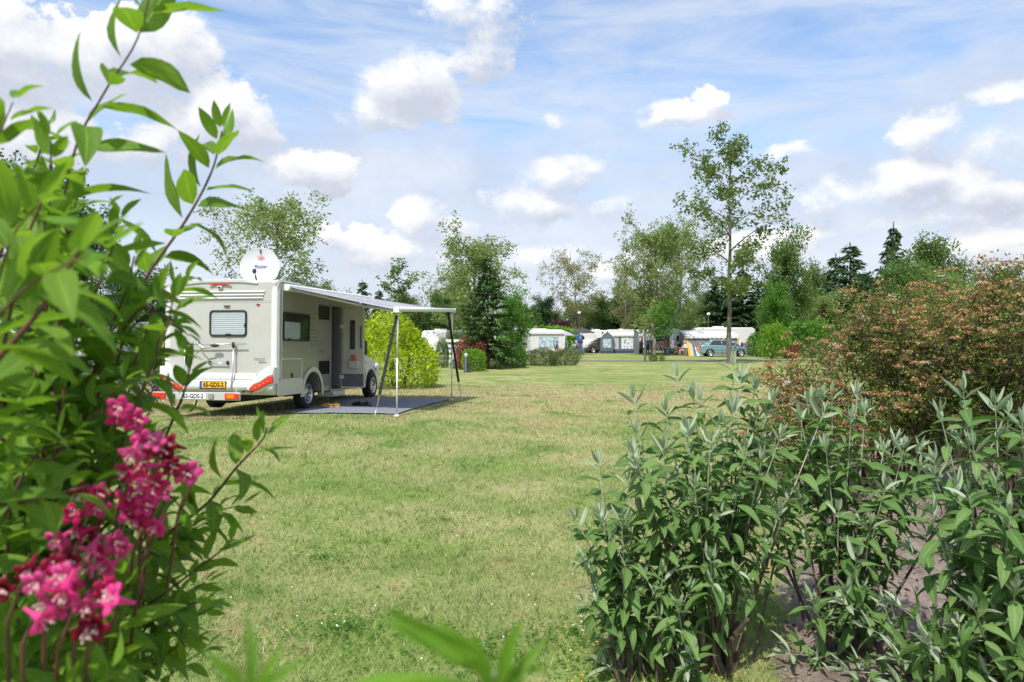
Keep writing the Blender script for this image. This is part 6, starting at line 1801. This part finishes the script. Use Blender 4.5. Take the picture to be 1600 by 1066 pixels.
# ---- weigela at the left: shoots traced from the photograph, rooted at one stool of stems
rd = random.Random(42)
wroot = Vector((-.80, .98, 0))
wg = thing('weigela_shrub', 'tall weigela shrub with magenta trumpet flowers filling the near left', 'shrub', tuple(wroot))
shoots = [  # (px, py, depth) from low to tip
    [(20, 760, .80), (60, 560, .78), (110, 260, .76), (160, 150, .74), (215, 60, .72), (245, -60, .70)],
    [(120, 760, .98), (170, 560, .96), (225, 440, .95), (290, 345, .94), (330, 270, .93), (347, 205, .92)],
    [(120, 960, 1.06), (240, 850, 1.05), (320, 790, 1.05), (370, 730, 1.04), (408, 690, 1.03), (418, 668, 1.03)],
    [(40, 1120, 1.0), (150, 1010, 1.0), (240, 940, 1.0), (320, 880, 1.0), (360, 850, 1.0)],
    [(20, 1130, .95), (110, 1060, .95), (200, 990, .95), (280, 950, .95), (320, 940, .95)],
    [(10, 1000, .9), (90, 900, .9), (180, 810, .9), (250, 770, .9), (290, 800, .88)],
    [(100, 900, .95), (150, 700, .93), (175, 600, .92), (200, 520, .9), (260, 470, .9), (290, 440, .9)],
    [(60, 800, .85), (90, 620, .85), (95, 480, .84), (130, 380, .83), (165, 330, .82)],
    [(-20, 700, .7), (10, 520, .68), (40, 380, .66), (75, 290, .65), (80, 220, .64)],
    [(-40, 640, .56), (-10, 470, .54), (20, 370, .52), (60, 320, .50)],
    [(-20, 560, .50), (20, 470, .47), (90, 420, .45), (150, 395, .43)],
    [(-60, 420, .60), (-30, 300, .60), (0, 210, .60), (20, 160, .60)],
    [(60, 1000, .88), (110, 840, .86), (150, 740, .84), (180, 690, .82), (175, 640, .81)],
    [(130, 620, .88), (190, 520, .87), (225, 480, .86), (262, 500, .85), (285, 520, .85)],
    [(60, 700, .9), (120, 630, .89), (175, 585, .88), (215, 570, .87), (240, 585, .86)],
    [(-30, 900, .7), (10, 800, .70), (50, 720, .70), (110, 680, .69)],
    [(-20, 1080, .7), (40, 1000, .72), (100, 950, .74), (150, 930, .75)],
    [(150, 1000, 1.05), (220, 900, 1.05), (290, 830, 1.05), (340, 800, 1.04), (375, 790, 1.04)],
    [(160, 1100, .98), (200, 1000, .98), (240, 960, .98), (270, 985, .97), (290, 1010, .97)],
]
for i in range(32):
    x1 = rd.uniform(-70, 200); y1 = rd.uniform(270, 1000); D = rd.uniform(.72, 1.25)
    if x1 > 130 and 380 < y1 < 640 : x1 -= 110
    if x1 > 90 and 640 < y1 < 860 and i % 2: continue
    dx = rd.uniform(-40, 90)
    shoots.append([(x1 - dx * 1.6 - 10, y1 + 300, D + .04), (x1 - dx * .8, y1 + 150, D + .02), (x1 - dx * .2, y1 + 55, D), (x1, y1, D - .01)])
for i in range(16):      # the low skirt that leans out over the lawn
    x1 = rd.uniform(150, 345); y1 = rd.uniform(800, 1060); D = rd.uniform(1.0, 1.3)
    shoots.append([(x1 - 190, y1 + 170, D + .03), (x1 - 110, y1 + 90, D + .02), (x1 - 40, y1 + 25, D), (x1, y1, D - .01)])
for (x1, y1) in ((250, 520), (300, 560), (270, 470), (185, 345), (210, 400), (120, 310), (240, 470), (70, 200)):
    D = rd.uniform(.78, .95)
    shoots.append([(x1 - 110, y1 + 330, D + .03), (x1 - 60, y1 + 170, D + .02), (x1 - 15, y1 + 60, D), (x1, y1, D - .01)])
for i in range(12):      # close leafy growth below the flowers
    x1 = rd.uniform(-70, 190); y1 = rd.uniform(900, 1080); D = rd.uniform(.55, .78)
    dx = rd.uniform(-30, 80)
    shoots.append([(x1 - dx * 1.6 - 20, y1 + 340, D + .10), (x1 - dx * .8, y1 + 170, D + .05), (x1 - dx * .2, y1 + 60, D + .01), (x1, y1, D)])
recs = []
for i, s in enumerate(shoots):
    P = [W(*p) for p in s]
    b = wroot + Vector((rd.uniform(-.14, .14), rd.uniform(-.12, .12), 0))
    lowp = P[0]
    mid = b.lerp(lowp, .55) + Vector((0, 0, .10))
    pts = cat_rom([b, mid, b.lerp(lowp, .88) + Vector((0, 0, .03))] + P, 5)
    ds = along(pts)
    r0 = rd.uniform(.0030, .0044) * min(1, s[-1][2] / .95)
    n = len(pts)
    MB().tube([p - wroot for p in pts], [r0 * (1 - .75 * k / (n - 1)) for k in range(n)], 6).build('stem', 'twig_red', wg, fix=False)
    vis = ds[15]
    dress(pts, vis * .62, recs, rd, rd.uniform(.068, .084) if i < 3 else rd.uniform(.050, .070), .027 if i < 3 else .036, WL, WY, 'weigela', 3)
    # short side sprigs
    for k in range(2):
        q = rd.uniform(vis, ds[-1] * .85); p, d = point_at(pts, ds, q)
        e = (d + Vector((rd.gauss(0, .8), rd.gauss(0, .6), rd.gauss(.1, .5)))).normalized()
        L = rd.uniform(.05, .11)
        sp = [p, p + e * L * .5, p + e * L + Vector((0, 0, .01))]
        MB().tube([x - wroot for x in sp], [.0022, .0018, .0010], 5).build('stem', 'twig_red', wg, fix=False)
        dress(sp, .01, recs, rd, .048, .030, WL, WY, 'weigela', 2)
hang_leaves(wg, recs)

def flower_mesh(name, m, L=.020, r=.0135):
    mb = MB(); n = 30
    prof = [(.0014, 0), (.0018, L * .3), (.0032, L * .6), (.0048, L * .85)]
    vs = []
    for q, h in prof:
        for k in range(n): a = 6.2832 * k / n; vs.append((q * math.cos(a), q * math.sin(a), h))
    for j, (f, dz) in enumerate(((.50, .08), (.85, .08), (1.0, -.03))):
        for k in range(n):
            a = 6.2832 * k / n; lobe = abs(math.cos(a * 2.5)) ** .7
            q = .0048 + (r - .0048) * f * (.06 + .94 * lobe)
            vs.append((q * math.cos(a), q * math.sin(a), L * (.85 + dz + .10 * f - .12 * f * f * (1 - lobe))))
    fs = [(i * n + k, i * n + (k + 1) % n, (i + 1) * n + (k + 1) % n, (i + 1) * n + k) for i in range(6) for k in range(n)]
    mb.add(vs, fs, 0, True)
    me = mb.mesh(name, m)
    bm = bmesh.new(); bm.from_mesh(me); bmesh.ops.recalc_face_normals(bm, faces=bm.faces); bm.to_mesh(me); bm.free()
    return me
FL = [flower_mesh('flower', 'petal'), flower_mesh('flower', 'petal_pale', .019, .0130), flower_mesh('flower', 'petal_dark', .020, .0120)]
ps = MB().tube([(0, 0, .014), (.001, 0, .020), (.0015, .001, .023)], .0007, 4); ps.ball((.0015, .001, .024), .0014, 6, 4)
for k in range(3): a = 2.1 * k; ps.tube([(0, 0, .014), (.004 * math.cos(a), .004 * math.sin(a), .024)], .0005, 3); ps.ball((.004 * math.cos(a), .004 * math.sin(a), .025), .0010, 5, 3)
PIS = ps.mesh('pistil', 'stigma')
clusters = [(208, 648, .66, 3), (240, 688, .64, 4), (248, 735, .64, 3), (190, 722, .61, 4), (292, 735, .66, 4), (120, 790, .64, 4), (108, 835, .64, 3), (215, 800, .66, 5), (240, 780, .66, 4), (228, 825, .66, 3),
            (140, 878, .62, 4), (165, 868, .63, 3), (28, 940, .49, 4), (66, 912, .50, 4), (88, 950, .51, 3), (118, 928, .51, 3), (140, 950, .52, 3), (2, 900, .49, 3)]
for (px, py, D, k) in clusters:
    c = W(px, py, D)
    for i in range(k):
        jit = Vector((rd.gauss(0, .010), rd.gauss(0, .010), rd.gauss(0, .009)))
        f = bpy.data.objects.new('flower', FL[0] if rd.random() < .55 else FL[1] if rd.random() < .55 else FL[2]); C.objects.link(f); f.parent = wg
        d = Vector((rd.gauss(.15, .5), rd.gauss(-.75, .35), rd.gauss(-.15, .4))).normalized()
        f.rotation_mode = 'QUATERNION'; f.rotation_quaternion = d.to_track_quat('Z', 'Y')
        f.location = c + jit - d * .021 - wroot; s = rd.uniform(.75, 1.0); f.scale = (s, s, s)
        pi = bpy.data.objects.new('pistil', PIS); C.objects.link(pi); pi.parent = f
    b = c + Vector((-.03, .05, -.05))
    MB().tube([c - wroot + Vector((0, .03, 0)), b - wroot, b - wroot + Vector((-.04, .06, -.10))], [.0012, .0016, .002], 5).build('flower_stalk', 'twig_red', wg, fix=False)

# ---- two near sprigs at the bottom of the view, far inside the focus distance
WS = [leaf_mesh('leaf', w_, d_, f_, 'weigela_young', .45, .08, t_) for w_, d_, f_, t_ in ((.15, .35, .6, .7), (.17, .8, .5, -.6), (.14, -.3, .6, .9))]
def sprig(label, base, pts, leaves):
    o = thing('leafy_sprig', label, 'shrub', tuple(base), 0)
    q0 = W(*pts[0]); P = cat_rom([Vector(base), Vector(base).lerp(q0, .5), Vector(base).lerp(q0, .88)] + [W(*p) for p in pts], 6)
    MB().tube([p - Vector(base) for p in P], [.0026 * (1 - .6 * k / (len(P) - 1)) for k in range(len(P))], 6).build('stem', 'twig_pale', o, fix=False)
    rc = []
    for (a, b, D0, D1, yg, roll) in leaves:
        p0, p1 = W(a[0], a[1], D0), W(b[0], b[1], D0 + (D1 - D0) * .4)
        me = rd.choice(WS)
        rc.append((me, leaf_matrix(p0, p1 - p0, Vector((0, -.5, 1)), (p1 - p0).length * 1.08, roll), (p1 - p0).length))
    hang_leaves(o, rc)
K = .58      # both sprigs stand very near the lens, far inside the focus distance
def near(rows): return [(a, b, d0 * K, d1 * K, y, r) for a, b, d0, d1, y, r in rows]
sprig('blurred bright shoot poking up at the bottom middle of the view', (.02, .50, 0), [(760, 1200, .47 * K), (765, 1120, .45 * K), (772, 1050, .44 * K)],
      near([((772, 1050), (676, 936), .44, .46, True, .5), ((772, 1048), (690, 975), .44, .43, True, -.6), ((770, 1050), (604, 950), .44, .45, True, -.7), ((772, 1062), (592, 1000), .44, .43, True, .8), ((770, 1078), (512, 1046), .44, .43, True, .9),
       ((775, 1040), (826, 962), .44, .47, True, .7), ((775, 1055), (868, 1040), .44, .45, True, .2), ((775, 1070), (880, 1090), .44, .42, True, -.4), ((770, 1080), (700, 1020), .44, .40, True, .7), ((775, 1078), (805, 990), .44, .40, True, 1.0),
       ((765, 1095), (650, 1105), .445, .42, True, .3), ((772, 1090), (740, 1000), .44, .41, True, -.8), ((775, 1090), (845, 1010), .44, .42, True, .8)]))
sprig('blurred lower shoot at the bottom of the view beside the weigela', (-.18, .48, 0), [(380, 1240, .42 * K), (385, 1160, .40 * K), (388, 1085, .39 * K)],
      near([((388, 1080), (403, 962), .39, .40, True, .9), ((390, 1085), (440, 1005), .39, .40, True, 1.1), ((386, 1080), (322, 1018), .39, .37, True, -.5), ((388, 1085), (500, 1028), .39, .40, True, .3), ((386, 1095), (352, 1035), .39, .36, True, .9),
       ((385, 1120), (300, 1085), .395, .37, True, .2)]))

# ---- buddleias at the right
def buddleia(label, base, tips, extra, seed, hs=1.0):
    rd = random.Random(seed)
    bx, by = base; root = Vector((bx, by, .02))
    o = thing('buddleia_shrub', label, 'shrub', tuple(root), 0, 'buddleia shrubs in the soil bed')
    recs = []
    T_ = [W(px, py, Y) for px, py, Y in tips]
    for i in range(extra):
        a = W(*rd.choice(tips)); T_.append(a + Vector((rd.gauss(0, .22), rd.gauss(.05, .2), -abs(rd.gauss(.12, .26)))))
    for tip in T_:
        ang = rd.uniform(0, 6.283); q = rd.uniform(.02, .13)
        b = root + Vector((q * math.cos(ang) + (tip.x - bx) * .22, q * math.sin(ang) + (tip.y - by) * .22, -.02))
        c1 = Vector((b.x + (tip.x - b.x) * .55, b.y + (tip.y - b.y) * .55, tip.z * .62))
        pts = bez(b, c1, tip, 14)
        n = len(pts); r0 = rd.uniform(.0065, .0115)
        lp = [p - root for p in pts]
        k = 9
        MB().tube(lp[:k + 1], [r0 * (1 - .55 * i / k) for i in range(k + 1)], 6).build('stem', 'twig_brown', o, fix=False)
        MB().tube(lp[k:], [r0 * .45 * (1 - .55 * i / (n - 1 - k)) for i in range(n - k)], 6).build('stem', 'twig_pale', o, fix=False)
        tot = along(pts)[-1]
        dress(pts, tot * rd.uniform(.22, .40), recs, rd, rd.uniform(.135, .18), .068, BL, BY, 'buddleia', 2)
        # white felted spear of unopened leaves
        d = (pts[-1] - pts[-2]).normalized()
        for j in range(3): recs.append((BY[2], leaf_matrix(tip, (d + Vector((rd.gauss(0, .14), rd.gauss(0, .14), .1))).normalized(), Vector((rd.gauss(0, 1), rd.gauss(0, 1), .1)).normalized(), rd.uniform(.05, .085)), .06))
        ds = along(pts)
        for j in range(2):
            p, dd = point_at(pts, ds, tot * rd.uniform(.35, .75)); e = (dd * .6 + Vector((rd.gauss(0, .7), rd.gauss(0, .7), .1))).normalized(); L = rd.uniform(.06, .16)
            sp = [p, p + e * L * .5, p + e * L + Vector((0, 0, .02))]
            MB().tube([x - root for x in sp], [.0028, .0022, .0014], 5).build('stem', 'twig_pale', o, fix=False)
            dress(sp, .015, recs, rd, .105, .045, BL, BY, 'buddleia', 2)
    hang_leaves(o, recs)
    # old woody stumps
    for j in range(4):
        a = rd.uniform(0, 6.283); p = Vector((.10 * math.cos(a), .10 * math.sin(a), -.02))
        MB().tube([p, p + Vector((rd.gauss(0, .04), rd.gauss(0, .04), .16)), p + Vector((rd.gauss(0, .09), rd.gauss(0, .09), rd.uniform(.25, .45)))], [.020, .016, .010], 8).build('stump', 'bark_brown', o, fix=False)

buddleia('small buddleia with drooping leaves at the lawn edge, lowest of the row', (.60, 3.52),
         [(935, 725, 3.6), (980, 750, 3.55), (900, 812, 3.5), (915, 892, 3.45), (975, 905, 3.4), (1035, 900, 3.4), (950, 840, 3.6), (1000, 800, 3.6), (935, 930, 3.5)], 5, 201)
buddleia('tall bushy buddleia beside the lawn with many pale pointed tips', (.98, 3.62),
         [(1058, 588, 3.8), (1082, 615, 3.7), (1146, 572, 3.9), (1158, 590, 3.8), (1180, 604, 3.8), (1145, 640, 3.6), (990, 622, 3.8), (995, 678, 3.6), (1040, 642, 3.6), (1036, 702, 3.4), (1110, 690, 3.4), (1075, 672, 3.5), (1200, 642, 3.8),
          (1165, 702, 3.4), (1125, 662, 3.5), (1110, 872, 3.3), (1060, 950, 3.3), (1220, 682, 3.6), (1190, 720, 3.5), (1085, 760, 3.35)], 14, 203)
buddleia('open buddleia in the middle of the bed before the brown headed shrubs', (1.75, 3.9),
         [(1250, 652, 4.0), (1262, 632, 4.1), (1285, 620, 4.1), (1300, 616, 4.0), (1340, 614, 4.1), (1330, 652, 3.9), (1352, 642, 4.0), (1400, 692, 3.9), (1412, 702, 3.8), (1438, 702, 3.8), (1383, 762, 3.6), (1340, 870, 3.5), (1322, 925, 3.45), (1267, 936, 3.5), (1290, 700, 3.8), (1310, 800, 3.7), (1360, 820, 3.6), (1250, 780, 3.8)], 10, 205)
buddleia('buddleia with the broadest pale leaves at the right end of the bed', (2.35, 3.45),
         [(1505, 612, 3.3), (1555, 632, 3.4), (1575, 646, 3.4), (1597, 662, 3.3), (1520, 697, 3.2), (1495, 690, 3.3), (1460, 722, 3.3), (1455, 802, 3.1), (1512, 772, 3.0), (1555, 752, 3.0), (1577, 806, 2.9), (1450, 1005, 3.0), (1522, 950, 2.9), (1586, 920, 2.9), (1400, 945, 3.2), (1640, 700, 3.2), (1420, 860, 3.3), (1480, 880, 3.2)], 18, 207)
